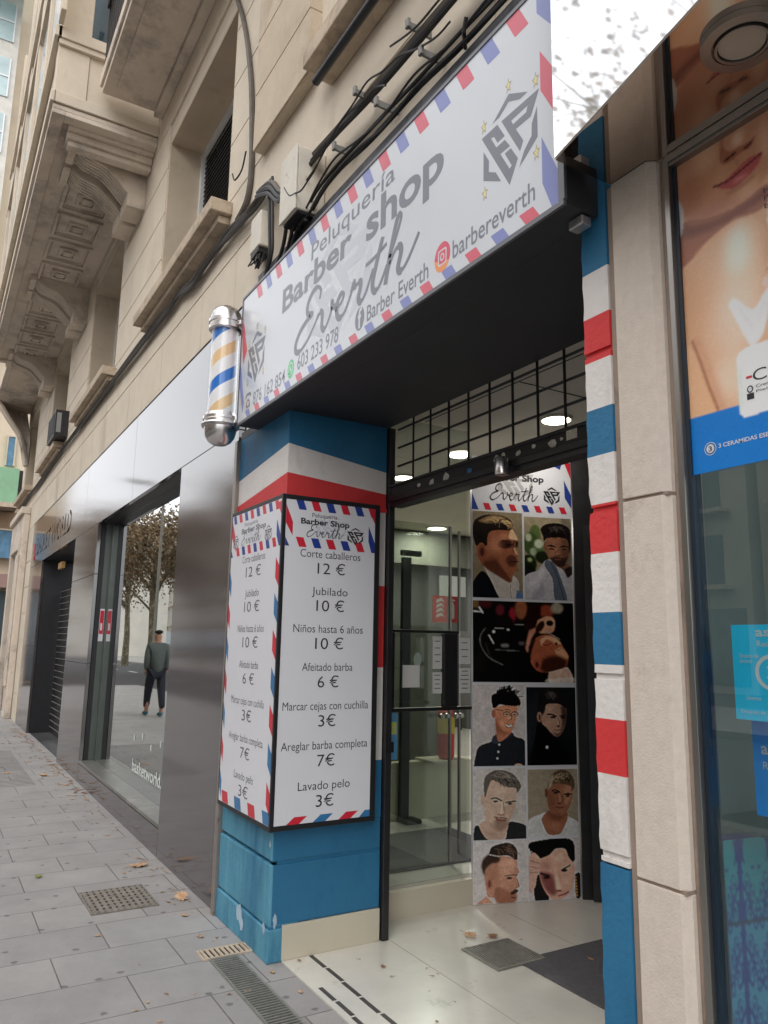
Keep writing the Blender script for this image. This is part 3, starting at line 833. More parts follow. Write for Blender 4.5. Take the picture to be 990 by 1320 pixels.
# front face bands (z at left, z at right corner)
fb = [((0,.16),(0,.16)), ((.16,.42),(.16,.42)), ((.42,2.26),(.42,2.26))]
def ring_front(zl0, zr0, zl1, zr1, m_, name, dep=.0, off=0.0):
    q = MB(); y = PY0-dep
    q.add([(PX0,y,zl0),(PX1+off,y,zr0),(PX1+off,y,zr1),(PX0,y,zl1),(PX0,y+.2,zl0),(PX1+off,y+.2,zr0),(PX1+off,y+.2,zr1),(PX0,y+.2,zl1)],
          [(0,1,2,3),(7,6,5,4),(0,4,5,1),(1,5,6,2),(2,6,7,3),(3,7,4,0)])
    return q
core = MB(); core.box(PX0+.002, PX1-.004, PY0+.03, PY1, 0, 2.744); core.build('core', BLUE, pl)
def band(name, m_, fl0, c0, s0, fl1, c1, s1, dep=0.0, parts=True):
    """a painted band wrapped round the front and the doorway side: heights at front-left, corner, side-back"""
    q = MB(); e = dep; x0, xc, y0, y1 = PX0, PX1+e, PY0-e, PY1
    q.add([(x0,y0,fl0),(xc,y0,c0),(xc,y0,c1),(x0,y0,fl1)], [(0,1,2,3)])
    q.add([(xc,y0,c0),(xc,y1,s0),(xc,y1,s1),(xc,y0,c1)], [(0,1,2,3)])
    q.add([(x0,y0,fl1),(xc,y0,c1),(xc,y1,s1),(x0,y1,s1)], [(0,1,2,3)])
    q.add([(x0,y0,fl0),(x0,y1,fl0),(xc,y1,s0),(xc,y0,c0)], [(0,1,2,3)])
    q.add([(x0,y0,fl0),(x0,y0,fl1),(x0,y1,s1),(x0,y1,fl0)], [(0,1,2,3)])
    return q.build(name, m_, pl)
band('blue_band', BLUE, 2.482, 2.563, 2.478, 2.7445, 2.7445, 2.7445)
band('white_band', WHITE, 2.325, 2.403, 2.351, 2.482, 2.563, 2.478)
band('red_band', RED, 2.26, 2.27, 2.27, 2.325, 2.403, 2.351)
band('red_moulding', RED, 2.235, 2.245, 2.245, 2.258, 2.268, 2.268, .012)
band('white_band', WHITE, 1.83, 1.83, 1.83, 2.235, 2.245, 2.245)
band('red_band', RED, 1.385, 1.385, 1.385, 1.83, 1.83, 1.83)
band('white_band', WHITE, .90, .90, .90, 1.385, 1.385, 1.385)
band('blue_band', BLUE, .61, .61, .61, .90, .90, .90)
# the foot: two courses with a groove, weathered front, deeper blue side
q = MB()
for z0, z1, d in ((.455,.608,.0),(.16,.440,.006),(0,.150,.012)):
    q.box(PX0, PX1-.003+d, PY0-d, PY0+.15, z0, z1)
q.build('foot_front', BLUEL, pl, bevel=.006)
q = MB()
for z0, z1, d in ((.455,.608,.0),(.165,.440,.002)):
    q.box(PX1-.05, PX1+.0015+d, PY0+.004, PY1-.001, z0, z1)
q.box(PX1-.05, PX1+.004, PY0-.004, 1.622, 0, .163)
q.build('foot_side', BLUE, pl, bevel=.004)
# peeled patches
q = MB()
def blob(P, cx, cz, rx, rz, h, seed, m_=0, n=14):
    r = random.Random(seed)
    q.flat(P, [(cx+rx*r.uniform(.55,1.1)*math.cos(2*math.pi*i/n), cz+rz*r.uniform(.55,1.1)*math.sin(2*math.pi*i/n)) for i in range(n)], h, m_)
blob(FP(PY0), -4.02, .12, .05, .055, .0135, 3); blob(FP(PY0), -3.985, .075, .03, .04, .0137, 5); blob(FP(PY0), -3.69, .15, .025, .03, .0135, 8)
blob(SP(PX1), 1.585, .19, .012, .04, .0055, 9); blob(SP(PX1), 1.59, .07, .015, .05, .0055, 12); blob(FP(PY0), -3.68, .53, .012, .02, .001, 15); blob(SP(PX1), 1.575, .08, .01, .03, .0057, 16)
q.build('peeled_patches', mat('pale undercoat', C(165,185,200), .8), pl)
q = MB(); q.box(PX1-.001, PX1+.012, 1.623, 2.168, .0045, .162); tag(q.build('skirting_tile', PORC, bevel=.002), 'long cream porcelain skirting tile at the foot of the left pillar doorway side', 'tile')

pr = root('painted_pillar', 'right barber shop pillar in narrow red, white and blue bands next to the granite pier', 'pillar', (-1.45, 1.56, 0))
rb = [(0,.96,BLUE),(.966,1.183,WHITE),(1.183,1.322,RED),(1.322,1.462,WHITE),(1.462,1.60,BLUE),(1.60,1.76,WHITE),(1.76,1.897,RED),(1.897,2.035,WHITE),(2.035,2.17,BLUE),(2.17,2.312,WHITE),(2.312,2.447,RED),(2.447,2.585,WHITE),(2.585,3.3,BLUE)]
m = MB(); m.box(-1.50,-1.412,1.575,2.2,0,3.3); m.build('core', STONED, pr)
nm = {BLUE:'blue_band', WHITE:'white_band', RED:'red_band'}
grv = {1.0:.012}
for i, (z0, z1, mt) in enumerate(rb):
    m = MB()
    gz = [z for z in (.985, 1.432, 1.882, 2.335) if z0 < z < z1]
    # uneven left edge where plaster has chipped
    def chunk(a, b, dy):
        n = max(2, int((b-a)/.03)); vs = []; fs = []
        for k in range(n+1):
            z = a+(b-a)*k/n; e = .0018*math.sin(z*61)+.0012*math.sin(z*23+1)+(.005 if abs(z-.99)<.03 or abs(z-1.9)<.02 else 0)
            vs += [(-1.507+e, 1.56+dy, z), (-1.411, 1.56+dy, z), (-1.411, 2.2, z), (-1.507+e, 2.2, z)]
        for k in range(n):
            for q in range(4): fs.append((k*4+q, k*4+(q+1) % 4, k*4+4+(q+1) % 4, k*4+4+q))
        fs += [(3,2,1,0), (n*4, n*4+1, n*4+2, n*4+3)]
        m.add(vs, fs)
    if gz:
        gg = gz[0]; chunk(z0, gg-.008, 0); chunk(gg-.008, gg+.008, .008); chunk(gg+.008, z1, 0)
    else: chunk(z0, z1, 0)
    m.build(nm[mt], mt, pr)

# ------------------------------------------------------------------ shop signboard
sg = root('shop_signboard', 'long white barber shop signboard with red and blue edging over the doorway', 'sign', (-2.77, 1.425, 2.745))
SX0, SX1, SZ0, SZ1 = -4.11, -1.437, 2.745, 3.535
m = MB(); m.box(SX0, SX1, 1.433, 1.5595, SZ0, SZ1); m.box(-3.66,-1.512,1.5605,2.185,SZ0,SZ0+.05); m.box(-4.40,-3.6605,1.5605,2.185,SZ0+.0005,SZ0+.05); m.box(-3.64,-1.512,1.5605,1.60,SZ0+.051,3.0)
m.build('cabinet', CHAR, sg, bevel=.003)
m = MB()
m.box(SX0, SX1, 1.422, 1.4325, SZ0-.004, SZ0+.012); m.box(SX0, SX1, 1.422, 1.4325, SZ1-.012, SZ1+.003)
m.box(SX0, SX0+.012, 1.422, 1.4325, SZ0+.0125, SZ1-.0125); m.box(SX1-.02, SX1+.004, 1.422, 1.4326, SZ0+.0125, SZ1-.0125)
m.build('edge_frame', mat('sign edge grey', C(112,112,116), .4, metal=.4), sg)
m = MB(); m.box(SX0+.0125, SX1-.0205, 1.426, 1.4322, SZ0+.0125, SZ1-.0125); m.build('face_panel', STRIPW, sg)
_SP = FP(1.4259); SPn = lambda x, z, h: _SP(x, z, h*.25)
m = MB()
k = 0; x = -1.68
while x > SX0+.1:
    m.flat(SPn, [(x, SZ1-.014), (x+.065, SZ1-.014), (x+.108, 3.433), (x+.043, 3.433)], .0008, 0 if k % 2 == 0 else 1); x -= .1385; k += 1
x = -1.63; k = 0
while x > SX0+.12:
    m.flat(SPn, [(x, 2.803), (x+.062, 2.803), (x+.092, SZ0+.0135), (x+.030, SZ0+.0135)], .0008, 0 if k % 2 == 0 else 1); x -= .1385; k += 1
m.flat(SPn, [(-1.535,3.505),(-1.458,3.425),(-1.458,3.33),(-1.535,3.44)], .0008, 1)
m.flat(SPn, [(-1.525,3.30),(-1.4585,3.185),(-1.4585,3.036),(-1.525,3.164)], .0008, 0)
m.flat(SPn, [(-1.525,3.008),(-1.4585,2.86),(-1.4585,2.762),(-1.487,2.759),(-1.525,2.855)], .0008, 1)
m.flat(SPn, [(SX0+.013,3.42),(-4.06,3.33),(-4.0,3.174),(-4.06,3.10),(SX0+.013,3.30)], .0008, 0)
m.flat(SPn, [(SX0+.013,3.12),(-4.01,2.86),(-4.03,2.80),(SX0+.013,2.98)], .0008, 1)
m.build('edging_pattern', [S_RED, S_BLUE], sg)
m = MB(); emblem(m, SPn, -2.86, 3.10, .33, .285, .0004, 0, 1); m.build('watermark', [S_WM, STRIPW], sg)
m = MB()
text(m, SPn, 'Peluquería', -3.15, -2.37, 3.345, .085, .0016, bold=.004)
text(m, SPn, 'Barber', -3.494, -2.73, 3.205, .125, .0012, bold=.026)
text(m, SPn, 'shop', -2.60, -2.03, 3.182, .148, .0012, bold=.026)
text(m, SPn, '876 162 854', -3.865, -3.42, 2.806, .072, .0016, bold=.006)
text(m, SPn, '603 233 978', -3.27, -2.834, 2.822, .072, .0016, bold=.006)
text(m, SPn, 'Barber Everth', -2.578, -2.125, 2.815, .068, .0016, bold=.008)
text(m, SPn, 'barbereverth', -1.976, -1.557, 2.820, .066, .0016, bold=.008)
m.build('lettering', S_GREY, sg)
m = MB(); everth(m, SPn, -3.325, -2.20, 2.925, .245, .0018, wt=.06); m.build('script_lettering', S_GREY, sg)
for (cx, cz, rx, rz) in ((-1.672,3.091,.141,.161),(-3.85,3.085,.135,.155)):
    m = MB(); emblem(m, SPn, cx, cz, rx, rz, .0012); e = m.build('emblem', [S_GREY, STRIPW], sg)
    m = MB()
    for a, b in ((-.0,1.18),(.9,.76),(-.9,.76),(.88,-.76),(-.88,-.76)):
        star(m, SPn, cx+a*rx, cz+b*rz, .017, .03, .0012, 1); star(m, SPn, cx+a*rx, cz+b*rz, .012, .022, .0015, 0)
    m.build('star', [S_YEL, mat('star outline', C(150,140,110), .4, var=0)], e)
m = MB(); disc(m, SPn, -2.640, 2.852, .040, .052, .001, 0); text(m, SPn, 'f', -2.655, -2.623, 2.812, .085, .0016, bold=.02, m=1); m.build('letter_icon', [S_GREY, STRIPW], sg)
m = MB(); disc(m, SPn, -3.350, 2.855, .038, .050, .001, 0); disc(m, SPn, -3.350, 2.857, .026, .034, .0013, 1); disc(m, SPn, -3.350, 2.857, .020, .027, .0016, 0)
m.flat(SPn, [(-3.377,2.822),(-3.362,2.845),(-3.352,2.828)], .0013, 1)
m.flat(SPn, [(-3.362,2.868),(-3.356,2.872),(-3.347,2.855),(-3.338,2.848),(-3.340,2.840),(-3.350,2.843),(-3.360,2.857)], .0019, 1); m.build('chat_icon', [S_GREEN, STRIPW], sg)
IGR = mat('icon gradient pink', C(214,84,104), .3, var=0); IGO = mat('icon gradient orange', C(236,150,90), .3, var=0)
m = MB(); disc(m, SPn, -2.038, 2.856, .048, .056, .001, 0); 
m.flat(SPn, [(-2.038+.048*math.cos(R(a)), 2.856+.056*math.sin(R(a))) for a in range(180, 331, 15)], .0012, 2)
def rrect(cx, cz, rx, rz, c):
    p = []
    for qx, qz, a0 in ((1,1,0),(-1,1,90),(-1,-1,180),(1,-1,270)):
        for a in (0,30,60,90): p.append((cx+qx*(rx-c)+c*math.cos(R(a0+a)), cz+qz*(rz-c)+c*math.sin(R(a0+a))))
    return p
m.flat(SPn, rrect(-2.038,2.856,.026,.030,.009), .0014, 1); m.flat(SPn, rrect(-2.038,2.856,.020,.024,.007), .0017, 0)
disc(m, SPn, -2.038, 2.856, .013, .015, .0019, 1); disc(m, SPn, -2.038, 2.856, .007, .009, .0021, 0); m.build('camera_icon', [IGR, STRIPW, IGO], sg)
m = MB()
m.flat(SPn, [(-3.975,2.812),(-3.91,2.812),(-3.918,2.85),(-3.93,2.862),(-3.955,2.862),(-3.967,2.85)], .0012, 0)
m.flat(SPn, [(-3.985,2.872),(-3.985,2.888),(-3.97,2.90),(-3.915,2.90),(-3.90,2.888),(-3.90,2.872),(-3.918,2.872),(-3.922,2.884),(-3.963,2.884),(-3.967,2.872)], .0012, 0)
disc(m, SPn, -3.942, 2.838, .013, .015, .0015, 1); m.build('phone_icon', [S_GREY, STRIPW], sg)
# grey backing board over the sign
m = MB(); m.box(-4.08, -1.0, 1.50, 1.5595, 3.54, 3.69)
tag(m.build('backing_board', mat('painted board grey', C(88,88,92), .7, var=.2, vscale=6, stain=(C(50,50,54), 9, .5, .7), bump=.3), bevel=.003), 'dark grey mounting board running along the top of the barber signboard', 'board')
# small clip under the sign's right end
m = MB(); m.box(-1.50,-1.445,1.50,1.54,2.712,2.741); tag(m.build('sensor_lamp', SIL, bevel=.004), 'tiny silver bracket fixed under the right end of the signboard', 'bracket')

# ------------------------------------------------------------------ barber pole
bpx, bpy_ = -4.21, 1.36
bp = root('barber_pole', 'blue, white and amber striped barber pole with chrome domed ends on the sign edge', 'barber pole', (bpx, bpy_, 2.64))
r0 = .080
m = MB()
m.lathe(bpx, bpy_, [(.012,3.505),(.045,3.50),(.070,3.485),(.086,3.46),(.094,3.43),(.096,3.415),(.102,3.412),(.102,3.395),(.094,3.39),(.094,3.375),(.100,3.372),(.100,3.352),(.090,3.345)][::-1], 40); m.build('top_cap', CHROME, bp, smooth=True)
m = MB()
m.lathe(bpx, bpy_, [(.012,2.640),(.040,2.645),(.066,2.662),(.085,2.690),(.093,2.722),(.095,2.745),(.108,2.748),(.112,2.758),(.108,2.768),(.096,2.772),(.096,2.785),(.104,2.790),(.104,2.806),(.092,2.812),(.088,2.83)], 40); m.build('bottom_cap', CHROME, bp, smooth=True)
def pole_mat():
    mt = bpy.data.materials.new('barber stripes'); mt.use_nodes = True; nt = mt.node_tree; b = nt.nodes['Principled BSDF']
    b.inputs['Roughness'].default_value = .3
    tc = nt.nodes.new('ShaderNodeTexCoord'); sp = nt.nodes.new('ShaderNodeSeparateXYZ'); nt.links.new(tc.outputs['Object'], sp.inputs[0])
    at = nt.nodes.new('ShaderNodeMath'); at.operation = 'ARCTAN2'; nt.links.new(sp.outputs['Y'], at.inputs[0]); nt.links.new(sp.outputs['X'], at.inputs[1])
    a = nt.nodes.new('ShaderNodeMath'); a.operation = 'MULTIPLY'; a.inputs[1].default_value = -1/(2*math.pi); nt.links.new(at.outputs[0], a.inputs[0])
    z = nt.nodes.new('ShaderNodeMath'); z.operation = 'MULTIPLY_ADD'; z.inputs[1].default_value = 1/.325; z.inputs[2].default_value = .12; nt.links.new(sp.outputs['Z'], z.inputs[0])
    s_ = nt.nodes.new('ShaderNodeMath'); s_.operation = 'ADD'; nt.links.new(a.outputs[0], s_.inputs[0]); nt.links.new(z.outputs[0], s_.inputs[1])
    fr = nt.nodes.new('ShaderNodeMath'); fr.operation = 'FRACT'; nt.links.new(s_.outputs[0], fr.inputs[0])
    cr = nt.nodes.new('ShaderNodeValToRGB'); cr.color_ramp.interpolation = 'CONSTANT'
    e = cr.color_ramp.elements
    e[0].position = 0; e[0].color = C(245,243,240)
    e[1].position = .27; e[1].color = C(36,120,205)
    for p, c in ((.5,C(245,243,240)),(.77,C(240,204,150))):
        q = e.new(p); q.color = c
    nt.links.new(fr.outputs[0], cr.inputs[0]); nt.links.new(cr.outputs[0], b.inputs['Base Color'])
    return mt
m = MB(); m.lathe(bpx, bpy_, [(.074,2.80),(.074,3.36)], 40); o = m.build('striped_cylinder', pole_mat(), bp, smooth=True)
def clear_plastic():
    return glass_mat('pole cover', (.98,.98,.99,1), .0)
m = MB(); m.lathe(bpx, bpy_, [(.082,2.80),(.082,3.36)], 40); m.build('clear_cover', clear_plastic(), bp, smooth=True)
m = MB(); m.box(bpx+.05, SX0-.001, bpy_+.05, bpy_+.2, 3.375, 3.40); m.box(bpx+.05, SX0-.001, bpy_+.05, bpy_+.2, 2.765, 2.785)
m.build('bracket', CHROME, bp, bevel=.003)

# ------------------------------------------------------------------ price board box on the pillar
pb = root('price_board', 'white two sided price list box in a black frame wrapped round the left pillar', 'price board', (-3.95, 1.515, .62))
BXL, BXR, BYF, BYB, BZ0, BZ1 = -4.34, -3.575, 1.512, 2.088, .612, 2.268
m = MB(); fw = .022
m.box(BXL+.01, BXR-.008, BYF+.008, 1.5598, BZ0+.01, BZ1-.01); m.box(-3.6495, BXR-.008, 1.5599, BYB-.005, BZ0+.01, BZ1-.01)
m.build('case', BLACKM, pb)
m = MB()
m.box(BXL, BXR, BYF-.004, BYF+.012, BZ0, BZ0+fw); m.box(BXL, BXR, BYF-.004, BYF+.012, BZ1-fw, BZ1)
m.box(BXL, BXL+fw*.6, BYF-.004, BYF+.012, BZ0+fw+.0003, BZ1-fw-.0003); m.box(BXR-.012, BXR+.004, BYF-.006, BYF+.014, BZ0-.001, BZ1+.001)
m.box(BXR-.012, BXR+.0035, BYF+.0145, BYB, BZ0, BZ0+fw+.004); m.box(BXR-.012, BXR+.0035, BYF+.0145, BYB, BZ1-fw-.004, BZ1); m.box(BXR-.012, BXR+.0035, BYB-.03, BYB+.0005, BZ0+fw+.0045, BZ1-fw-.0045)
m.build('frame', BLACK, pb, bevel=.002)
LINES = [('Corte caballeros','12 €'),('Jubilado','10 €'),('Niños hasta 6 años','10 €'),('Afeitado barba','6 €'),('Marcar cejas con cuchilla','3€'),('Areglar barba completa','7€'),('Lavado pelo','3€')]
LW = [.44,.26,.50,.36,.62,.64,.36]; PW = [.19,.19,.19,.14,.115,.115,.115]
def price_panel(P_, u0, u1, side):
    m = MB(); m.obox(P_, u0, u1, BZ0+fw+.001, BZ1-fw-.001, 0, .003)
    P = lambda a, b, h: P_(a, b, .003+(h-.003)*.3); pan_ = m.build('side_panel' if side else 'front_panel', P_WHITE, pb)
    W = u1-u0; cx = (u0+u1)/2; Z1 = BZ1-fw-.002
    m = MB()
    pitch = W/(5.6 if side else 7.6)
    hdr = .245
    n = 6 if side else 8
    for i in range(n):
        x = u0+W*(.02 if not side else .10)+i*W*.98/n
        w_ = W*.49/n; c = (1 if i % 2 == 0 else 0)
        xr = min(x+w_, u1)
        m.flat(P, [(x, Z1), (xr, Z1), (min(xr+.02, u1), Z1-.05), (x+.02, Z1-.05)], .0036, c)
        x2 = u0+W*.11+i*W*.98/n
        if x2+w_+.02 < u1: m.flat(P, [(x2, Z1-hdr+.05), (x2+w_, Z1-hdr+.05), (x2+w_+.02, Z1-hdr), (x2+.02, Z1-hdr)], .0036, 1-c)
    e = W*.075
    m.flat(P, [(u0,Z1-.03),(u0+e,Z1-.12),(u0+e,Z1-.19),(u0,Z1-.125)], .0037, 0); m.flat(P, [(u0,Z1-.20),(u0+e*.6,Z1-.245),(u0,Z1-.245)], .0037, 1)
    m.flat(P, [(u1-e,Z1-.012),(u1,Z1-.012),(u1,Z1-.085)], .0037, 0); m.flat(P, [(u1-e,Z1-.10),(u1,Z1-.19),(u1,Z1-.245),(u1-.02,Z1-.245),(u1-e,Z1-.185)], .0037, 1)
    # bottom and side edging
    zb = BZ0+fw+.002
    k = 0
    for i in range(4 if not side else 4):
        x = u0+W*(.06+.27*i); w_ = W*.13
        if side: m.flat(P, [(x+.03, zb), (min(x+w_+.03,u1), zb), (min(x+w_+.075,u1-.001), zb+.035), (x+.075, zb+.035)] if x+w_+.076<u1 else [(x+.005, zb),(u1,zb),(u1,zb+.034),(x+.04,zb+.034)], .0036, 0 if i % 2 == 0 else 2)
        else: m.flat(P, [(x+.02, zb), (min(x+w_+.02,u1), zb), (min(x+w_,u1), zb+.06), (x, zb+.06)], .0036, 0 if i % 2 == 0 else 2)
    if not side:
        for i in range(7):
            z = Z1-.33-i*.185
            m.flat(P, [(u1,z-.02),(u1,z-.125),(u1-.05,z-.075),(u1-.05,z+.03)], .0036, 0 if i % 2 == 0 else 2)
            m.flat(P, [(u0,z),(u0,z-.10),(u0+.035,z-.15),(u0+.035,z-.06)], .0036, 2 if i % 2 == 0 else 0)
    m.build('edging_pattern', [P_RED, P_BLUE, P_TEAL], pan_)
    m = MB(); emblem(m, P, cx-(.0 if side else .02), Z1-.13, .095 if side else .10, .07, .0034, 0, 1); m.build('watermark', [S_WM, P_WHITE], pan_)
    m = MB(); z = Z1
    text(m, P, 'Peluquería', cx-W*.22, cx+W*.06, z-.083, .022, .0042)
    if side: text(m, P, 'Barber Shop', cx-W*.34, cx+W*.20, z-.122, .029, .0042, bold=.03)
    else: text(m, P, 'Barber Shop', cx-W*.28, cx+W*.22, z-.122, .029, .0042, bold=.03)
    everth(m, P, cx-W*.28, cx+W*.13, z-.185, .062, .0044, wt=.045)
    emblem(m, P, cx+W*.27, z-.165, .052 if side else .05, .048, .0040, 0, 1)
    if not side: emblem(m, P, cx-W*.40, z-.165, .045, .048, .0040, 0, 1)
    m.build('heading', [INK if side else INKG, P_WHITE], pan_)
    m = MB(); z = Z1-.295; st = .193
    for i, (a, b) in enumerate(LINES):
        zz = z-i*st
        la = LW[i]*(.80 if not side else .88)*(W/.72 if not side else W/.55)*.95; lb = PW[i]*W/.62
        la = min(la, W*.92)
        text(m, P, a, cx-la/2, cx+la/2, zz, .040, .0042, bold=-.002)
        text(m, P, b, cx-lb/2+.005, cx+lb/2+.005, zz-.083, .056, .0042, bold=-.002)
    m.build('lettering', INK if side else mat('grey ink', C(80,82,88), .4, var=0), pan_)
price_panel(FP(BYF-.0005), BXL+.014, BXR-.013, False)
price_panel(SP(BXR-.0005), BYF+.016, BYB-.031, True)

# ------------------------------------------------------------------ doorway gate frame and transom grille
gt = root('gate_frame', 'black iron gate frame with a square grille transom above the barber doorway', 'gate frame', (-2.6, 2.2, 0))
m = MB(); m.box(-3.649,-3.622,2.175,2.215,0.004,2.74); m.build('left_post', BLACKM, gt, bevel=.004)
m = MB(); m.box(-3.668,-3.651,2.176,2.21,0.004,2.74); m.build('post_channel', BLACK, gt)
m = MB(); m.box(-3.621,-1.508,2.18,2.26,2.275,2.402); m.box(-3.621,-1.508,2.165,2.1795,2.30,2.33); m.box(-3.621,-1.508,2.17,2.1795,2.385,2.40); m.build('crossbeam', BLACKM, gt, bevel=.003)
m = MB()
for i in range(13): m.tube([(-3.430+i*.168,2.21,2.403),(-3.430+i*.168,2.21,2.80)], .0065, 6)
for i in range(4): m.tube([(-3.60,2.218,2.513+i*.108),(-1.51,2.218,2.513+i*.108)], .0065, 6)
m.build('grille', BLACK, gt)
m = MB(); m.box(-3.65,-1.51,2.19,2.25,2.80,2.92); m.build('dark_gap_strip', NEARBLACK, gt)  # added near-black strip standing in for the dark gap below the ceiling
m = MB(); m.lathe(-2.575, 2.13, [(.03,2.26),(.034,2.264),(.034,2.335),(.03,2.34)], 24); m.build('lock_cylinder', CHROME, gt, smooth=True)
m = MB(); r = random.Random(4)
STK = []
for (x, z, s_) in ((-3.32,2.35,.022),(-3.20,2.345,.03),(-3.07,2.35,.034),(-2.88,2.345,.03),(-2.67,2.36,.03),(-2.62,2.37,.018),(-2.52,2.355,.025),(-2.42,2.365,.02),(-2.30,2.35,.035),(-2.25,2.36,.014)):
    n = 7; pts = [(x+s_*r.uniform(.5,1)*math.cos(2*math.pi*k/n), z+s_*.8*r.uniform(.5,1)*math.sin(2*math.pi*k/n)) for k in range(n)]
    m.flat(FP(2.1795), pts, .0012, 1 if abs(x+2.88) < .01 else 0)
m.build('torn_stickers', [mat('torn sticker', C(190,186,176), .7, var=.3, vscale=60), P_TEAL], gt)
m = MB(); m.obox(FP(2.1795), -2.22, -2.16, 2.345, 2.395, 0, .0014); m.build('octagon_sticker', mat('sticker', C(200,196,180), .7, var=.35, vscale=90), gt)

# ------------------------------------------------------------------ poster board
A, B = (-3.852, 2.935), (-3.635, 3.594)
PO = OP(A, B)
LN = math.hypot(B[0]-A[0], B[1]-A[1])
pbd = root('poster_board', 'tall portrait poster board of men\'s haircuts standing at the back of the doorway', 'poster', (-3.75, 3.26, 0))
m = MB(); m.obox(PO, 0, LN, .006, 2.735, -.03, 0); m.build('board', P_WHITE, pbd)
GP = .012; half = LN/2
HT = lambda z: z
W_ = C
def cv(rect, bg, n=64):
    n = int(n*1.6)
    asp = abs(rect[3]-rect[1])/abs(rect[2]-rect[0]); return Canvas(n, int(n*asp), rect, bg)
KP = 1.25
# --- portrait 1: profile, dark jacket
c = cv((35,455,497,1240), (132,118,94), 66)
c.P((22,24,34), [(20,1130),(120,1000),(220,1110),(300,1260),(20,1260)]); c.P((178,170,162), [(130,955),(200,1080),(300,1260),(435,1260),(462,1100),(405,1035),(375,1100),(250,1030)])
c.L((110,100,95), [(385,1110),(380,1180),(392,1245)], 6); c.P((88,120,165), [(432,1250),(440,1165),(480,1190),(500,1250)])
c.P((150,92,66), [(180,630),(390,595),(425,640),(457,715),(440,780),(462,848),(440,872),(460,902),(442,930),(457,985),(412,1012),(385,1100),(300,1060),(130,955),(100,880),(72,790),(110,740),(160,760)])
c.P((88,50,38), [(250,900),(330,1000),(385,1090),(300,1060),(170,980),(130,920)], 3, .8); c.P((220,180,140), [(395,590),(455,700),(430,705),(370,690)], 1.5, .9)
c.P((205,160,128), [(410,760),(452,840),(425,850)], 1, .9); c.E((66,38,30), 335, 755, 70, 34, 2); c.E((58,34,28), 432, 745, 26, 34, 1.5); c.E((80,48,38), 395, 900, 50, 55, 3, .8); c.L((60,30,26), [(375,912),(420,908),(458,905)], 10)
c.E((140,82,60), 120, 840, 42, 80, 1); c.E((85,45,35), 122, 830, 20, 42, 1.5)
c.P((40,32,26), [(35,600),(60,535),(150,488),(280,482),(380,515),(412,575),(385,620),(290,622),(200,640),(172,700),(165,775),(110,742),(72,780),(40,700)])
c.P((150,120,82), [(80,548),(200,490),(330,500),(405,572),(385,605),(300,560),(160,565)], 2, .9); c.hair((190,160,115), [(90,545),(200,500),(330,510),(390,580)], 22, 90, -5, 6, 2); c.hair((35,26,20), [(90,560),(220,540),(340,540),(380,600)], 18, 90, 0, 6, 3)
c.L((40,26,22), [(300,722),(350,716),(392,728)], 15, .6); c.E((34,22,20), 362, 752, 22, 11, .6); c.L((40,26,22), [(420,722),(452,730)], 13, .6); c.L((96,50,40), [(405,740),(412,800),(438,852)], 7, 1, .8); c.E((200,140,108), 250, 760, 60, 70, 9, .55); c.E((92,54,40), 210, 930, 70, 60, 8, .5); c.E((214,160,124), 330, 680, 50, 22, 6, .5); c.L((230,190,150), [(400,610),(440,690),(425,745),(452,845)], 7, 1.5, .6); c.hair((24,18,16), [(45,640),(150,640),(170,740),(70,760)], 60, 40, 70, 5, 31, .4, .5)
c.build('portrait_photo', PO, 0.004, half-.004, 1.815, 2.37, .0012, PRINT, pbd, KP, 'printed photo of a man in profile wearing a dark jacket and white shirt')
# --- portrait 2: man with scarf
c = cv((522,455,950,1265), (148,135,110), 60)
for x, y, rx, ry, cc in ((620,620,50,90,(92,110,62)),(580,720,70,110,(70,88,48)),(650,800,60,90,(96,116,70)),(560,660,30,40,(170,175,145)),(650,720,40,45,(185,190,165)),(600,800,30,40,(150,165,130)),(560,920,70,90,(40,48,28)),(680,850,60,60,(42,46,30)),(570,880,22,22,(160,175,120)),(560,990,60,60,(30,36,24)),(900,700,60,300,(120,110,92))): c.E(cc, x, y, rx, ry, 2.5)
c.P((170,168,172), [(522,1265),(522,1050),(640,980),(730,870),(880,930),(950,980),(950,1265)]); c.P((140,134,148), [(600,1150),(660,1060),(700,1200),(640,1265),(580,1265)], 3, .6)
c.P((120,82,62), [(800,930),(900,900),(940,960),(910,1030),(860,960)]); c.P((48,40,38), [(880,960),(945,930),(950,1000),(905,1040)], 1.5)
c.P((92,100,112), [(720,870),(780,900),(830,1000),(900,1265),(790,1265),(770,1060),(700,930)]); c.L((68,76,90), [(760,900),(820,1050),(870,1265)], 10, 1)
c.P((140,96,74), [(715,660),(920,640),(935,760),(920,850),(850,935),(790,910),(740,850),(712,770)]); c.E((130,86,66), 712, 740, 16, 45)
c.P((85,60,48), [(860,660),(930,650),(932,780),(905,880),(860,930)], 4, .6); c.P((50,38,34), [(750,850),(800,845),(880,850),(915,830),(880,920),(840,938),(790,912)], 2, .85); c.L((120,70,60), [(800,868),(850,868)], 9)
c.L((45,32,28), [(740,738),(790,742)], 9); c.L((45,32,28), [(850,742),(905,735)], 9); c.L((55,38,32), [(745,765),(785,768)], 10, .8); c.L((55,38,32), [(860,765),(900,762)], 10, .8); c.L((165,118,92), [(815,760),(810,830)], 12, 1.2); c.L((60,42,36), [(790,840),(850,842)], 8, 1)
c.P((38,32,32), [(690,640),(670,570),(720,520),(800,505),(880,515),(940,570),(945,720),(925,800),(918,680),(860,650),(730,660),(700,700)]); c.hair((92,80,76), [(700,560),(800,520),(900,560),(800,600)], 22, 50, 20, 6, 5)
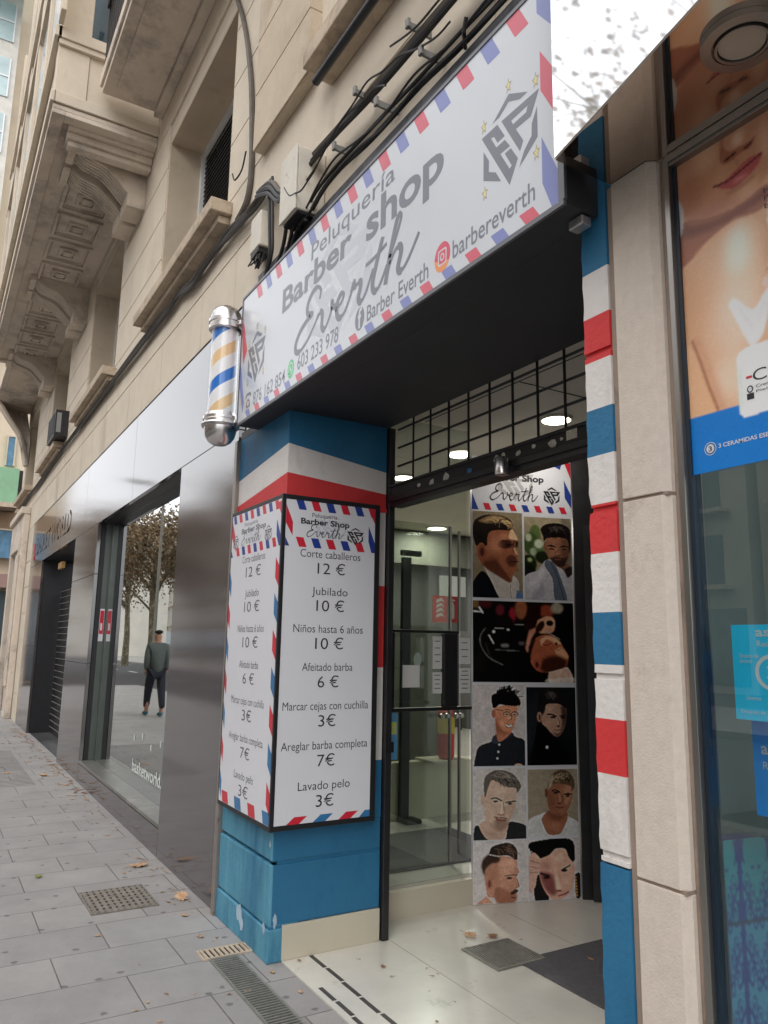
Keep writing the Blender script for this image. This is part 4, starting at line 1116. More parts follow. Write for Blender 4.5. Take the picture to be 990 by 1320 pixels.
c.L((30,22,20), [(735,736),(765,728),(800,744)], 14, .5); c.L((30,22,20), [(845,744),(880,728),(915,738)], 14, .5); c.E((24,18,18), 770, 762, 20, 9, .5); c.E((24,18,18), 884, 762, 20, 9, .5); c.L((90,56,46), [(822,770),(800,818),(828,828),(848,818)], 8, .7); c.E((176,128,100), 780, 690, 30, 18, 6, .6); c.E((172,120,92), 770, 800, 22, 26, 6, .6); c.E((96,64,50), 900, 780, 26, 60, 7, .5); c.hair((28,22,22), [(700,560),(800,510),(930,580),(900,650),(720,640)], 50, 46, 80, 6, 33, .4, .6)
c.P((200,196,198), [(540,1120),(640,1000),(700,960),(690,1060),(600,1200)], 6, .6)
c.build('portrait_photo', PO, half+.010, LN-.006, 1.812, 2.35, .0012, PRINT, pbd, KP, 'printed photo of a bearded man with a grey scarf before blurred leaves')
# --- 3: wash basin
c = cv((38,70,950,780), (22,18,18), 110)
for x, y, rx, ry, cc in ((60,100,40,40,(120,95,60)),(150,100,60,40,(80,30,35)),(280,150,40,50,(110,40,50)),(390,190,30,70,(170,40,60)),(470,140,60,90,(150,90,60)),(700,150,70,60,(150,70,50)),(800,120,60,50,(160,150,130)),(90,620,60,80,(34,24,22)),(320,250,80,50,(30,20,20))): c.E(cc, x, y, rx, ry, 3)
c.L((210,200,180), [(95,130),(125,175)], 16); c.L((205,195,175), [(45,165),(110,168)], 12)
c.L((120,120,118), [(150,310),(105,380),(110,470),(180,570),(300,630)], 8, 1); c.L((90,90,90), [(150,440),(190,560),(260,610)], 6, 1.4); c.L((190,190,190), [(180,375),(220,445)], 12, .8); c.E((220,220,215), 222, 342, 14, 12); c.E((200,200,195), 350, 322, 14, 10)
c.L((150,150,148), [(235,310),(310,310)], 7); c.L((130,130,128), [(412,275),(490,275)], 7); c.L((120,120,120), [(240,500),(360,505),(450,508)], 8, 1.2); c.E((120,120,118), 320, 462, 40, 20, 2); c.E((100,90,85), 470, 440, 30, 20, 2)
c.P((46,24,22), [(540,90),(640,90),(630,250),(520,330),(500,260)], 2); c.P((206,150,118), [(620,230),(700,195),(770,210),(775,300),(740,345),(660,350),(600,320)], 1.4); c.P((196,130,105), [(540,320),(620,300),(560,400),(530,520),(505,470)], 2)
c.E((30,24,24), 730, 255, 32, 26, 1); c.E((60,30,26), 640, 290, 30, 60, 1.5, 1, 35); c.L((150,140,135), [(680,330),(760,365),(820,400)], 6, .6)
c.P((168,92,64), [(540,480),(590,400),(680,360),(760,370),(820,420),(850,470),(895,540),(890,590),(870,640),(780,690),(640,690),(580,650),(550,590)]); c.P((225,170,130), [(640,400),(700,370),(790,390),(830,440),(780,440),(700,400),(650,460)], 2, .9); c.P((222,165,125), [(770,500),(830,470),(892,545),(860,580),(800,550)], 2, .9)
c.P((62,32,26), [(660,580),(760,545),(840,560),(880,600),(840,670),(700,700),(640,660)], 4, .9); c.L((70,34,26), [(660,440),(700,455),(740,435)], 10); c.E((70,34,26), 785, 438, 14, 14); c.L((110,60,46), [(790,500),(830,480)], 7); c.E((160,84,62), 605, 620, 36, 44, 1.5); c.E((80,40,32), 606, 628, 16, 24, 1.5)
c.P((200,165,145), [(715,690),(830,660),(890,650),(930,780),(720,780)]); c.P((28,20,20), [(535,470),(600,390),(560,500),(545,600)], 2)
c.P((215,200,190), [(700,740),(760,750),(930,730),(935,780),(690,780)], 1.5, .8)
c.build('portrait_photo', PO, .004, LN-.006, 1.292, 1.795, .0012, PRINT, pbd, KP, 'dark printed photo of a man leaning back into a black wash basin')
# --- 4: laughing man with glasses
c = cv((45,40,500,750), (186,178,174), 64)
c.P((44,46,52), [(50,750),(60,680),(95,580),(220,530),(240,470),(290,540),(370,460),(420,500),(500,540),(500,750)]); c.P((58,66,80), [(225,480),(270,545),(240,560),(205,535)], 1); c.P((56,62,74), [(375,460),(400,480),(320,530),(275,545)], 1)
c.P((186,122,92), [(240,330),(250,480),(270,540),(340,500),(380,450),(395,330)]); c.P((200,134,102), [(225,240),(420,215),(430,300),(408,400),(370,465),(310,470),(255,420),(238,330)])
c.E((170,105,82), 225, 295, 18, 38); c.P((140,82,62), [(240,320),(300,440),(380,455),(310,478),(250,430)], 3, .7); c.P((240,225,215), [(325,380),(350,392),(388,392),(375,415),(345,410)], .6); c.L((120,50,45), [(318,375),(350,392),(395,388)], 6); c.L((110,48,42), [(330,405),(352,418),(380,412)], 6)
c.E((235,170,140), 362, 330, 18, 20, 1.5, .8)
for x in (340,412): c.E((48,34,30), x, 300, 34, 26, .5); c.E((190,140,115), x, 303, 26, 19, .6)
c.L((48,34,30), [(245,258),(310,270)], 8); c.L((60,30,24), [(325,305),(345,298),(360,305)], 5); c.L((60,30,24), [(395,308),(412,302),(425,308)], 5); c.L((44,26,22), [(320,262),(350,258),(375,275)], 7)
c.P((26,22,22), [(218,245),(205,180),(212,130),(260,112),(330,104),(410,115),(455,160),(466,215),(420,226),(330,222),(280,214),(240,245)]); c.hair((26,22,22), [(212,150),(250,95),(330,88),(430,110),(462,190)], 70, 62, -85, 9, 9, .3, 1, 50); c.hair((26,22,22), [(300,210),(350,215),(440,205),(470,190)], 12, 30, 80, 7, 10, .3, 1)
for x, y in ((272,566),(263,628),(254,684)): c.E((180,180,175), x, y, 9, 10, .4)
c.E((190,165,140), 440, 745, 34, 12)
c.E((30,20,18), 342, 302, 12, 8, .4); c.E((30,20,18), 412, 305, 12, 8, .4); c.L((130,70,55), [(372,300),(385,340),(360,352)], 7, .7); c.E((226,162,128), 300, 380, 26, 34, 6, .6); c.E((130,78,58), 258, 440, 16, 60, 6, .6)
c.build('portrait_photo', PO, .004, half-.006, .79, 1.275, .0012, PRINT, pbd, KP, 'printed photo of a laughing man with spiky hair, glasses and black shirt')
# --- 5: dark portrait
c = cv((515,62,955,750), (30,34,36), 62)
c.E((40,44,48), 620, 400, 120, 300, 8); c.P((14,15,18), [(530,750),(560,600),(590,480),(600,400),(640,370),(760,500),(850,620),(900,750)]); c.P((22,24,30), [(700,460),(780,500),(760,560),(720,520)], 2)
c.P((168,132,112), [(655,300),(690,215),(780,205),(862,230),(868,320),(855,400),(830,460),(790,500),(740,480),(690,420),(650,380)]); c.P((58,42,38), [(820,230),(872,240),(872,340),(845,430),(810,490),(830,380)], 4, .85); c.E((160,122,102), 628, 325, 22, 46); c.E((90,62,52), 630, 330, 10, 26)
c.L((34,26,24), [(700,302),(740,305),(775,318)], 12); c.L((30,24,22), [(810,318),(860,310)], 11); c.E((46,34,30), 750, 328, 26, 11, 1); c.E((30,24,22), 838, 332, 22, 11, 1); c.L((200,165,145), [(795,330),(800,390)], 12, 1.2); c.E((70,48,42), 795, 412, 14, 8, 1); c.L((90,55,50), [(760,440),(790,445),(822,438)], 9); c.P((70,54,48), [(740,470),(790,500),(830,455),(790,475)], 2, .7)
c.P((36,32,32), [(620,290),(615,200),(630,110),(690,75),(780,80),(850,120),(880,200),(868,250),(800,212),(700,215),(680,270),(655,310),(640,280)]); c.hair((92,86,86), [(650,110),(720,90),(800,110),(760,150)], 26, 46, 60, 6, 12)
c.E((190,190,185), 690, 594, 11, 14, .4)
c.L((20,16,16), [(698,304),(738,304),(778,320)], 15, .5); c.L((20,16,16), [(808,320),(862,308)], 13, .5); c.E((14,12,12), 752, 332, 18, 9, .5); c.L((80,54,46), [(792,330),(806,392),(780,412)], 8, .7); c.E((196,160,140), 720, 260, 36, 24, 7, .7); c.E((190,150,128), 700, 380, 24, 40, 7, .6); c.E((18,18,20), 840, 640, 90, 120, 14, .5)
c.build('portrait_photo', PO, half+.008, LN-.006, .79, 1.262, .0012, PRINT, pbd, KP, 'very dark printed photo of a man in a black turned up coat')
# --- 6: fair man, black t-shirt
c = cv((58,40,520,655), (196,190,184), 64)
c.P((52,54,56), [(58,655),(65,550),(100,530),(150,620),(200,655),(330,655),(350,560),(380,505),(520,545),(520,655)]); c.P((196,166,146), [(105,525),(170,490),(350,520),(340,600),(310,655),(190,655),(130,590)])
c.P((206,176,154), [(150,300),(200,140),(330,150),(430,220),(432,340),(400,430),(350,540),(290,580),(220,555),(165,480),(150,390)]); c.P((165,132,112), [(165,470),(230,560),(290,582),(350,540),(380,450),(330,545),(270,560),(210,520)], 3, .8); c.E((200,168,146), 138, 310, 18, 46)
c.P((150,120,102), [(240,490),(340,480),(330,560),(270,575),(235,540)], 4, .5); c.L((150,90,80), [(255,470),(290,488),(340,490)], 9); c.L((110,86,72), [(240,462),(300,468),(350,478)], 7, 1); c.L((105,88,74), [(215,300),(260,300),(300,322)], 10); c.L((105,88,74), [(345,335),(385,335),(425,330)], 10)
c.E((80,84,84), 252, 325, 22, 8, .8); c.E((80,84,84), 378, 350, 22, 8, .8); c.L((228,202,182), [(310,340),(300,430)], 14, 1.5); c.L((150,110,95), [(270,440),(300,448),(330,442)], 7, 1)
c.P((110,100,92), [(155,280),(148,180),(170,100),(250,55),(340,60),(420,100),(470,170),(478,210),(440,260),(430,215),(340,200),(230,140),(190,200),(165,285)]); c.hair((160,150,138), [(180,110),(260,70),(380,90),(450,180)], 30, 70, 20, 6, 14); c.hair((62,56,52), [(180,150),(260,90),(400,120),(460,200)], 30, 60, 15, 6, 15)
c.L((70,56,48), [(215,302),(255,296),(305,322)], 13, .5); c.L((70,56,48), [(342,338),(385,332),(428,330)], 13, .5); c.E((46,48,50), 252, 327, 18, 9, .5); c.E((46,48,50), 380, 352, 18, 9, .5); c.L((150,112,96), [(318,330),(326,400),(330,438),(280,442)], 7, .8, .8); c.P((140,112,96), [(245,480),(300,462),(352,478),(350,540),(300,572),(250,540)], 3, .5); c.L((150,80,74), [(256,484),(295,496),(340,496)], 9, .5); c.E((226,200,182), 290, 230, 70, 40, 10, .6); c.E((222,192,172), 220, 400, 30, 40, 8, .6); c.E((168,134,114), 405, 400, 22, 60, 8, .6); c.E((150,118,100), 200, 600, 50, 16, 6, .5)
c.build('portrait_photo', PO, .004, half-.006, .365, .775, .0012, PRINT, pbd, KP*.9, 'printed photo of a fair man facing front in a black t-shirt')
# --- 7: tanned man white t-shirt
c = cv((530,50,955,655), (150,138,118), 60)
c.P((188,188,186), [(530,655),(535,510),(640,455),(700,440),(850,480),(955,545),(955,655)]); c.P((150,98,74), [(640,500),(700,430),(840,440),(862,500),(820,600),(790,642),(700,642),(660,570)]); c.P((118,72,54), [(690,430),(850,440),(800,520),(720,500)], 4, .6)
c.P((146,98,74), [(700,240),(760,180),(890,200),(912,280),(880,400),(820,470),(770,480),(710,420),(695,330)]); c.E((120,76,58), 686, 265, 15, 42); c.P((190,142,112), [(840,200),(905,215),(900,300),(850,380),(835,300)], 3, .6); c.L((52,36,30), [(735,250),(790,262)], 10); c.L((52,36,30), [(840,285),(890,285)], 10); c.E((46,34,30), 762, 268, 20, 7, .8); c.E((46,34,30), 865, 300, 18, 7, .8)
c.L((120,66,54), [(770,395),(800,402),(830,400)], 9, .8); c.L((178,130,104), [(800,280),(800,350)], 10, 1.2); c.E((90,56,44), 795, 365, 14, 6, 1)
c.P((96,78,60), [(700,230),(705,150),(740,90),(810,55),(880,75),(925,150),(928,220),(900,250),(890,205),(780,180),(715,200)]); c.hair((170,148,118), [(720,130),(800,80),(900,120),(760,170)], 30, 34, -60, 6, 17, .3, .7, 50); c.hair((52,42,34), [(780,150),(820,90),(910,160),(900,200)], 26, 34, -70, 6, 18)
c.P((200,185,160), [(702,150),(735,100),(745,160),(715,215)], 2, .6)
c.L((36,24,20), [(735,246),(765,240),(800,262)], 14, .5); c.L((36,24,20), [(838,282),(870,276),(900,286)], 14, .5); c.E((26,18,18), 765, 270, 19, 9, .5); c.E((26,18,18), 868, 300, 18, 9, .5); c.L((90,54,44), [(818,290),(828,340),(800,366),(776,358)], 7, .7); c.L((110,54,48), [(765,396),(798,406),(830,404)], 10, .5); c.E((186,136,106), 850, 240, 40, 24, 7, .7); c.E((112,70,54), 725, 340, 22, 80, 8, .7); c.E((190,134,104), 760, 580, 50, 30, 9, .5); c.E((104,64,50), 760, 480, 60, 22, 7, .6)
c.build('portrait_photo', PO, half+.008, LN-.006, .375, .765, .0012, PRINT, pbd, KP, 'printed photo of a tanned man in a white v-neck shirt')
# --- 8: profile with side parting
c = cv((70,670,545,1195), (192,186,184), 64)
c.P((190,142,118), [(90,1195),(180,1130),(240,1190)]); c.P((186,136,112), [(150,900),(200,790),(330,800),(445,835),(455,900),(477,940),(450,975),(470,1060),(440,1080),(462,1100),(445,1125),(450,1150),(420,1190),(300,1195),(250,1150),(190,1130),(170,1000)])
c.P((215,165,140), [(300,840),(420,840),(440,900),(380,960),(300,960)], 5, .7); c.P((150,98,78), [(250,1080),(300,1060),(400,1110),(440,1100),(440,1190),(300,1195),(260,1170)], 3, .75); c.E((178,122,98), 208, 1030, 30, 55); c.E((120,76,60), 208, 1030, 14, 32, 1.2)
c.L((48,34,28), [(345,972),(400,965),(455,968)], 10); c.E((50,38,34), 385, 990, 26, 9, 1); c.P((60,42,34), [(395,1110),(440,1085),(465,1100),(440,1120),(400,1130)], 1.2, .9); c.L((60,36,30), [(400,1150),(440,1160)], 8, 1)
c.P((70,52,44), [(140,890),(150,830),(210,780),(300,800),(290,850),(230,860),(180,900),(160,950)], 2.5); c.P((60,46,40), [(205,775),(240,715),(380,690),(450,740),(462,820),(445,840),(380,800),(300,795)]); c.hair((120,98,84), [(240,730),(380,700),(440,780)], 20, 70, 40, 6, 20); c.L((210,180,160), [(210,785),(300,805)], 7)
c.E((26,20,20), 390, 990, 20, 10, .4); c.L((120,74,60), [(455,1000),(470,1060),(440,1078)], 7, .6); c.E((226,180,154), 380, 860, 50, 26, 8, .6); c.E((214,164,138), 340, 1030, 40, 40, 9, .5); c.E((150,100,80), 250, 960, 50, 60, 12, .5)
c.build('portrait_photo', PO, .004, half-.004, .008, .358, .0012, PRINT, pbd, KP, 'printed photo of a man in profile with swept hair and side parting')
# --- 9: hand on brow
c = cv((550,660,985,1160), (190,182,180), 60)
c.P((34,30,32), [(600,1160),(590,1050),(640,950),(720,1160)]); c.P((206,160,138), [(640,800),(760,750),(880,760),(935,880),(930,990),(900,1100),(820,1155),(740,1150),(680,1080),(640,960)]); c.P((120,60,62), [(640,930),(740,950),(770,1040),(780,1110),(720,1110),(660,1020)], 4, .8); c.P((226,186,166), [(780,960),(820,1060),(800,1100),(775,1060)], 2, .9)
c.P((14,13,15), [(560,740),(580,680),(900,665),(945,800),(930,860),(890,820),(860,750),(780,745),(730,790),(640,820),(600,780)]); c.hair((14,13,15), [(560,720),(620,790),(600,700)], 14, 40, 130, 8, 22, .3, 1); c.L((30,18,18), [(830,920),(870,900),(900,885)], 14); c.L((40,20,22), [(650,940),(720,965)], 14, 1.5); c.E((34,22,22), 850, 925, 26, 12, 1); c.E((34,18,22), 700, 975, 26, 12, 1.4)
c.L((150,60,66), [(800,1130),(850,1118),(880,1100)], 12, 1); c.E((120,60,55), 800, 1090, 24, 8, 1.2)
c.P((200,160,142), [(552,800),(600,770),(660,840),(650,890),(620,960),(600,1050),(552,1080)]); c.L((150,105,90), [(560,830),(640,860)], 6, 1); c.L((150,105,90), [(560,930),(625,930)], 6, 1); c.L((150,105,90), [(560,880),(640,900)], 6, 1)
c.P((30,28,30), [(940,960),(985,960),(985,1140),(945,1150)]); 
for k in range(7): c.E((170,120,60), 945+k*1.5, 985+k*25, 7, 8, .4)
c.E((232,196,176), 800, 820, 60, 30, 9, .7); c.E((228,186,166), 870, 1010, 30, 50, 9, .6); c.E((120,70,66), 690, 880, 40, 30, 9, .5); c.L((235,200,184), [(775,900),(790,1000),(800,1070)], 12, 3, .6)
c.build('portrait_photo', PO, half+.006, LN-.004, .010, .358, .0012, PRINT, pbd, KP, 'printed photo of a black haired man resting his hand on his brow')
# heading of the poster
m = MB()
zt = 2.37
for i in range(7):
    u = .075+i*.088; m.flat(PO, [(u, zt+.055), (u+.040, zt+.055), (u+.058, zt+.012), (u+.018, zt+.012)], .0012, 0 if i % 2 == 0 else 1)
m.flat(PO, [(.0,zt+.01),(.045,zt+.01),(.0,zt+.12)], .0012, 1); m.flat(PO, [(LN-.045,zt+.36),(LN,zt+.36),(LN,zt+.25)], .0012, 0); m.flat(PO, [(LN-.05,zt+.24),(LN,zt+.14),(LN,zt+.05),(LN-.045,zt+.12)], .0012, 1); m.flat(PO, [(LN-.12,zt+.36),(LN-.06,zt+.36),(LN-.075,zt+.31),(LN-.12,zt+.33)], .0012, 1)
m.build('heading_pattern', [P_RED, P_BLUE], pbd)
m = MB(); emblem(m, PO, .30, zt+.20, .13, .12, .0008, 0, 1); m.build('watermark', [mat('pale grey print', C(170,168,166), .5, var=0), P_WHITE], pbd)
m = MB()
text(m, PO, 'Barber Shop', .12, .50, zt+.215, .040, .0016, bold=.035)
everth(m, PO, .12, .455, zt+.085, .10, .002, wt=.042); emblem(m, PO, .555, zt+.125, .060, .062, .0018, 0, 1)
m.build('heading_lettering', [INK, P_WHITE], pbd)

# dark jamb and back of the porch
m = MB()
P2 = OP((-3.632,3.60), (-3.545,3.73)); m.obox(P2, 0, .16, .005, 2.85, -.04, .012); m.obox(OP((-3.56,3.62),(-3.40,3.80)), 0, .07, .01, 2.3, 0, .01)
tag(m.build('door_jamb', BLACKM), 'black metal door jamb at the right edge of the portrait poster board', 'jamb')
m = MB(); m.box(-3.50,-1.4,3.80,3.86,0,2.9)
tag(m.build('porch_wall', BLACK), 'dark back wall of the doorway behind the poster board', 'wall')
m = MB(); m.box(-11.0,-1.42,2.2,8.0,2.92,2.98); tag(m.build('ceiling', CEIL), kind='structure')
m = MB(); m.box(-3.90,-1.6,2.60,2.604,2.915,2.919); m.box(-3.0,-2.996,2.605,3.79,2.915,2.919); m.box(-1.511,-1.50,2.2,3.80,0,2.9)
tag(m.build('ceiling_trim', BLACK), kind='structure')

# ------------------------------------------------------------------ left glass partition (raised step)
st = root('glass_partition', 'black framed glass side wall on a raised cream step beside the poster board', 'partition', (-3.87, 2.6, 0))
m = MB(); m.box(-3.90,-3.855,2.19,2.945,.0,.150); m.build('riser', PORC, st, bevel=.003)
m = MB(); m.box(-3.905,-3.862,2.19,2.94,1.125,1.145); m.box(-3.905,-3.862,2.19,2.84,1.583,1.600); m.box(-3.905,-3.862,2.19,2.375,1.146,1.582); m.box(-3.905,-3.862,2.735,2.83,1.146,1.582)
m.box(-3.905,-3.862,2.19,2.33,.172,1.124); m.box(-3.905,-3.862,2.19,2.32,1.601,2.9)
m.build('frame', BLACKM, st, bevel=.002)
m = MB(); m.box(-3.886,-3.880,2.33,2.93,.172,1.124); m.box(-3.886,-3.880,2.32,2.93,1.601,2.9); m.box(-3.886,-3.880,2.376,2.734,1.146,1.582); m.build('pane', GLASS, st)
PAP = mat('paper', C(205,204,200), .7, var=.04)
def paper(name, label, y0, y1, z0, z1, lines, X=-3.860):
    o = MB(); o.obox(SP(X), y0, y1, z0, z1, 0, .0012, 0)
    for i in range(lines):
        zz = z1-(z1-z0)*(i+.8)/(lines+.8); wv = (y1-y0)*random.uniform(.5,.8); yc = (y0+y1)/2
        o.obox(SP(X), yc-wv/2, yc+wv/2, zz, zz+.006, .0013, .0016, 1)
    return tag(o.build(name, [PAP, INKG]), label, 'notice')
paper('paper_notice', 'blank white sheet taped to the glass beside the black post', 2.44, 2.56, 1.262, 1.392, 0, -3.878)
paper('paper_notice', 'narrow printed notice on the inner glass left of the black upright', 2.655, 2.722, 1.37, 1.565, 4, -3.878)
paper('paper_notice', 'lower narrow notice hanging under the first one on the glass', 2.655, 2.722, 1.225, 1.35, 4, -3.878)
paper('paper_notice', 'printed notice with large lines touching the poster board edge', 2.838, 2.925, 1.40, 1.56, 3, -3.861)
paper('paper_notice', 'lower printed notice touching the poster board edge', 2.838, 2.925, 1.225, 1.375, 5, -3.861)
m = MB(); disc(m, SP(-3.878), 2.545, 1.425, .028, .042, .001, 0); tag(m.build('oval_sticker', mat('green grey sticker', C(150,165,155), .5)), 'small oval pale green sticker above the blank taped sheet', 'sticker')
m = MB(); m.obox(SP(-3.861), 2.335, 2.40, .86, 1.12, 0, .001, 0); m.obox(SP(-3.861), 2.338, 2.392, 1.0, 1.07, .0012, .0014, 1); m.obox(SP(-3.861), 2.345, 2.375, .90, .96, .0012, .0014, 2)
tag(m.build('sticker', [mat('sticker blue', C(90,150,190), .5), mat('sticker yellow', C(190,200,110), .5), INK]), 'blue and yellow sticker low on the glass beside the gate post', 'sticker')
m = MB(); m.box(-11,-3.905,2.19,8,.0,.168); tag(m.build('interior_floor', TILE), kind='structure')
m = MB(); m.box(-4.90,-4.10,2.25,3.5,.169,.182); tag(m.build('doormat', MATG, bevel=.004), 'dark brown grey doormat inside the raised glass entrance', 'doormat')
m = MB(); m.box(-3.10,-1.56,2.62,3.2,.0066,.012); tag(m.build('doormat', MATG, bevel=.003), 'grey recessed doormat on the white tile floor of the doorway', 'doormat')
# interior
m = MB(); m.box(-5.36,-5.26,3.0,5.2,.169,.60); tag(m.build('low_wall', CREAMW), 'low cream tiled wall seen through the glass side entrance', 'wall')
m = MB(); m.box(-10.9,-10.8,2.3,8,.169,2.9); m.box(-10.8,-3.9,7.9,8.0,.169,2.9); m.box(-10.8,-3.95,2.21,2.30,.169,2.9)
tag(m.build('interior_wall', GREENW), 'grey green back walls of the shop interior', 'wall')
m = MB(); m.box(-7.9,-7.8,2.31,7.8,2.5,2.91); m.box(-6.2,-6.12,3.55,4.3,.169,1.7); tag(m.build('bulkhead', mat('bulkhead', C(78,78,68), .7)), 'grey ceiling beam and dark unit deep inside the shop', 'beam')
m = MB(); m.box(-5.26,-5.22,3.28,3.36,.169,2.22); m.box(-5.26,-5.22,3.27,3.46,2.235,2.28); m.box(-5.24,-5.10,3.26,3.40,.169,.20)
tag(m.build('door_post', BLACK, bevel=.004), 'tall black post with a short top arm inside the entrance', 'post')
gd = root('glass_door', 'inner frameless glass door with chrome knobs behind the side glass', 'door', (-4.12, 2.9, .17))
m = MB(); m.box(-4.125,-4.117,2.45,2.95,.172,2.3); m.build('pane', GLASSI, gd)
m = MB(); m.box(-4.13,-4.112,2.95,2.965,.172,2.3); m.box(-4.26,-4.245,3.12,3.135,.172,2.3); m.build('edge', STEEL, gd)
m = MB()
for (x, y) in ((-4.06,2.85),(-4.07,2.90),(-4.06,2.965),(-4.07,3.01)):
    m.lathe(x, y, [(.004,1.052),(.016,1.057),(.022,1.07),(.016,1.083),(.004,1.088)], 14)
m.build('knobs', CHROME, gd, smooth=True)
m = MB(); Pq = SP(-6.42); m.box(-6.44,-6.42,4.40,4.70,1.80,2.09)
es = root('extinguisher_sign', 'red fire extinguisher sign seen inside through the glass', 'sign', (-6.43, 4.55, 1.8)); m = MB(); m.box(-6.44,-6.42,4.40,4.70,1.75,2.02); m.build('plate', mat('sign red dim', C(190,50,36), .5, var=0), es)
m = MB(); m.flat(Pq, [(4.58,1.79),(4.66,1.79),(4.66,1.93),(4.64,1.96),(4.60,1.96),(4.58,1.93)], .001); m.flat(Pq, [(4.60,1.97),(4.67,1.97),(4.67,1.985),(4.60,1.995)], .001)
for k in range(4): m.flat(Pq, [(4.43,1.79+k*.05),(4.50,1.82+k*.05),(4.54,1.80+k*.05),(4.50,1.85+k*.05),(4.44,1.83+k*.05)], .001+k*.0001)
m.build('pictogram', PAP, es)
m = MB(); m.box(-6.19,-6.17,4.31,4.62,2.0,2.2); tag(m.build('hanging_card', PAP), 'blank cream card hanging inside above the extinguisher sign', 'card')
fx = root('fire_extinguisher', 'red fire extinguisher with yellow label standing by the low inner wall', 'extinguisher', (-5.0, 3.50, .6))
m = MB(); m.lathe(-5.18, 3.68, [(.05,.62),(.065,.64),(.068,.66),(.068,.98),(.06,1.02),(.03,1.05),(.022,1.08)], 20); m.build('cylinder', mat('extinguisher red', C(200,40,36), .3, coat=.4), fx, smooth=True)
m = MB(); m.lathe(-5.18, 3.68, [(.0695,.82),(.0695,.95)], 20); m.build('label_band', mat('extinguisher label', C(215,185,70), .5), fx, smooth=True)
m = MB(); m.box(-5.20,-5.15,3.66,3.72,1.08,1.12); m.tube(catmull([(-5.14,3.70,1.10),(-5.08,3.74,1.02),(-5.09,3.76,.85)],5), .01, 6); m.build('valve', BLACK, fx)
m = MB(); m.box(-5.36,-5.08,3.5,3.9,.60,.62); tag(m.build('ledge', CREAMW), 'narrow cream ledge carrying the fire extinguisher', 'ledge')

# lamps
def lamp(x, y, z, r, lb, p):
    rt = root('ceiling_lamp', lb, 'ceiling lamp', (x, y, z), 'round lit ceiling lamps')
    m = MB(); m.lathe(x, y, [(r*1.12,z-.014),(r*1.16,z-.006),(r*1.16,z)], 32); m.build('ring', CEIL, rt, smooth=True)
    m = MB(); m.lathe(x, y, [(r,z-.0175),(r,z-.0145)], 32); m.build('diffuser', LAMPON, rt)
    l = bpy.data.lights.new('lamp_light', 'AREA'); l.shape = 'DISK'; l.size = r*2; l.energy = p; l.color = (1,.96,.90)
    lo = bpy.data.objects.new('lamp_light', l); col.objects.link(lo); lo.location = (x, y, z-.03)
lamp(-3.384,3.237,2.918,.085, 'lit round ceiling lamp over the doorway above the poster board', 2.0)
lamp(-5.325,3.334,2.918,.085, 'lit round ceiling lamp seen through the left end of the grille', 26)
lamp(-7.45,5.15,2.918,.11, 'nearer lit lamp seen through the side glass', 26)
lamp(-9.664,6.827,2.918,.11, 'farther lit lamp seen through the side glass', 26)

# ------------------------------------------------------------------ pharmacy on the right
ph = root('pharmacy_front', 'pharmacy shop window with granite pier, steel frame and tall poster', 'shopfront', (0, 1.6, 0))
m = MB()
for z0, z1 in ((0,.95),(.95,1.893),(1.893,2.8255)):
    a, b = z0+.004, z1-.004
    x0, x1 = -1.388, -1.262
    # front face with chamfered right corner
    m.prism(lambda x, y, h: (x, y, h), [(x0,1.56),(x1,1.56),(-1.246,1.582),(-1.246,1.66),(x0,1.66)], a, b)
m.build('granite_pier', PHST, ph, bevel=.002)
m = MB(); m.box(-1.409,-1.3885,1.567,1.8,0,2.82); m.box(-1.3875,-1.247,1.566,1.655,.9455,.9545); m.box(-1.3875,-1.247,1.566,1.655,1.8885,1.8975); m.build('joint_strip', PHST2, ph)
m = MB(); m.box(-1.2455,-1.2325,1.594,1.66,0,2.82); m.build('moulding', PHST2, ph, bevel=.002)
m = MB(); m.box(-1.2320,-1.2145,1.590,1.66,0,2.82); m.box(-1.2145,3.0,1.592,1.66,2.79,2.8195); m.box(-1.2145,3.0,1.586,1.5915,2.800,2.8195); m.box(3.0,3.02,1.59,1.66,0,2.82); m.box(-1.2145,3.0,1.60,1.66,0,.06); m.box(.6,.64,1.60,1.66,.06,2.79)
m.build('steel_frame', STEEL, ph, bevel=.0015)
m = MB(); m.box(-1.214,-1.204,1.606,1.64,.06,2.789); m.build('gasket', mat('dark blue gasket', C(30,44,58), .3), ph)
m = MB(); m.box(-1.2035,.599,1.618,1.626,.061,2.789); m.box(.641,2.999,1.618,1.626,.061,2.789); m.build('pane', GLASSP, ph)
m = MB(); m.box(3.02,14,1.56,1.75,0,3.66); m.box(-1.4,3.02,1.605,1.75,2.822,3.66); m.build('upper_wall', PHST, ph)
# canopy
cn = root('canopy', 'flared polished metal canopy with white fascia over the pharmacy window', 'canopy', (-.3, 1.4, 2.82))
FX = lambda X: 1.348-.205*(X+1.389)
m = MB(); XE = 3.2
m.add([(-1.389,FX(-1.389),2.822),(XE,FX(XE),2.822),(XE,1.586,2.822),(-1.389,1.586,2.822),(-1.389,FX(-1.389),2.840),(XE,FX(XE),2.840),(XE,1.586,2.840),(-1.389,1.586,2.840)], [(0,3,2,1),(4,5,6,7),(0,1,5,4),(1,2,6,5),(2,3,7,6),(3,0,4,7)])
m.build('soffit', MIRROR, cn)
m = MB(); t = .004
m.add([(-1.389,FX(-1.389)-t,2.826),(XE,FX(XE)-t,2.826),(XE,FX(XE)+.03,2.826),(-1.389,FX(-1.389)+.03,2.826),(-1.389,FX(-1.389)-t,4.3),(XE,FX(XE)-t,4.3),(XE,FX(XE)+.03,4.3),(-1.389,FX(-1.389)+.03,4.3)], [(0,3,2,1),(4,5,6,7),(0,1,5,4),(1,2,6,5),(2,3,7,6),(3,0,4,7)])
m.build('fascia', FASCIA, cn)
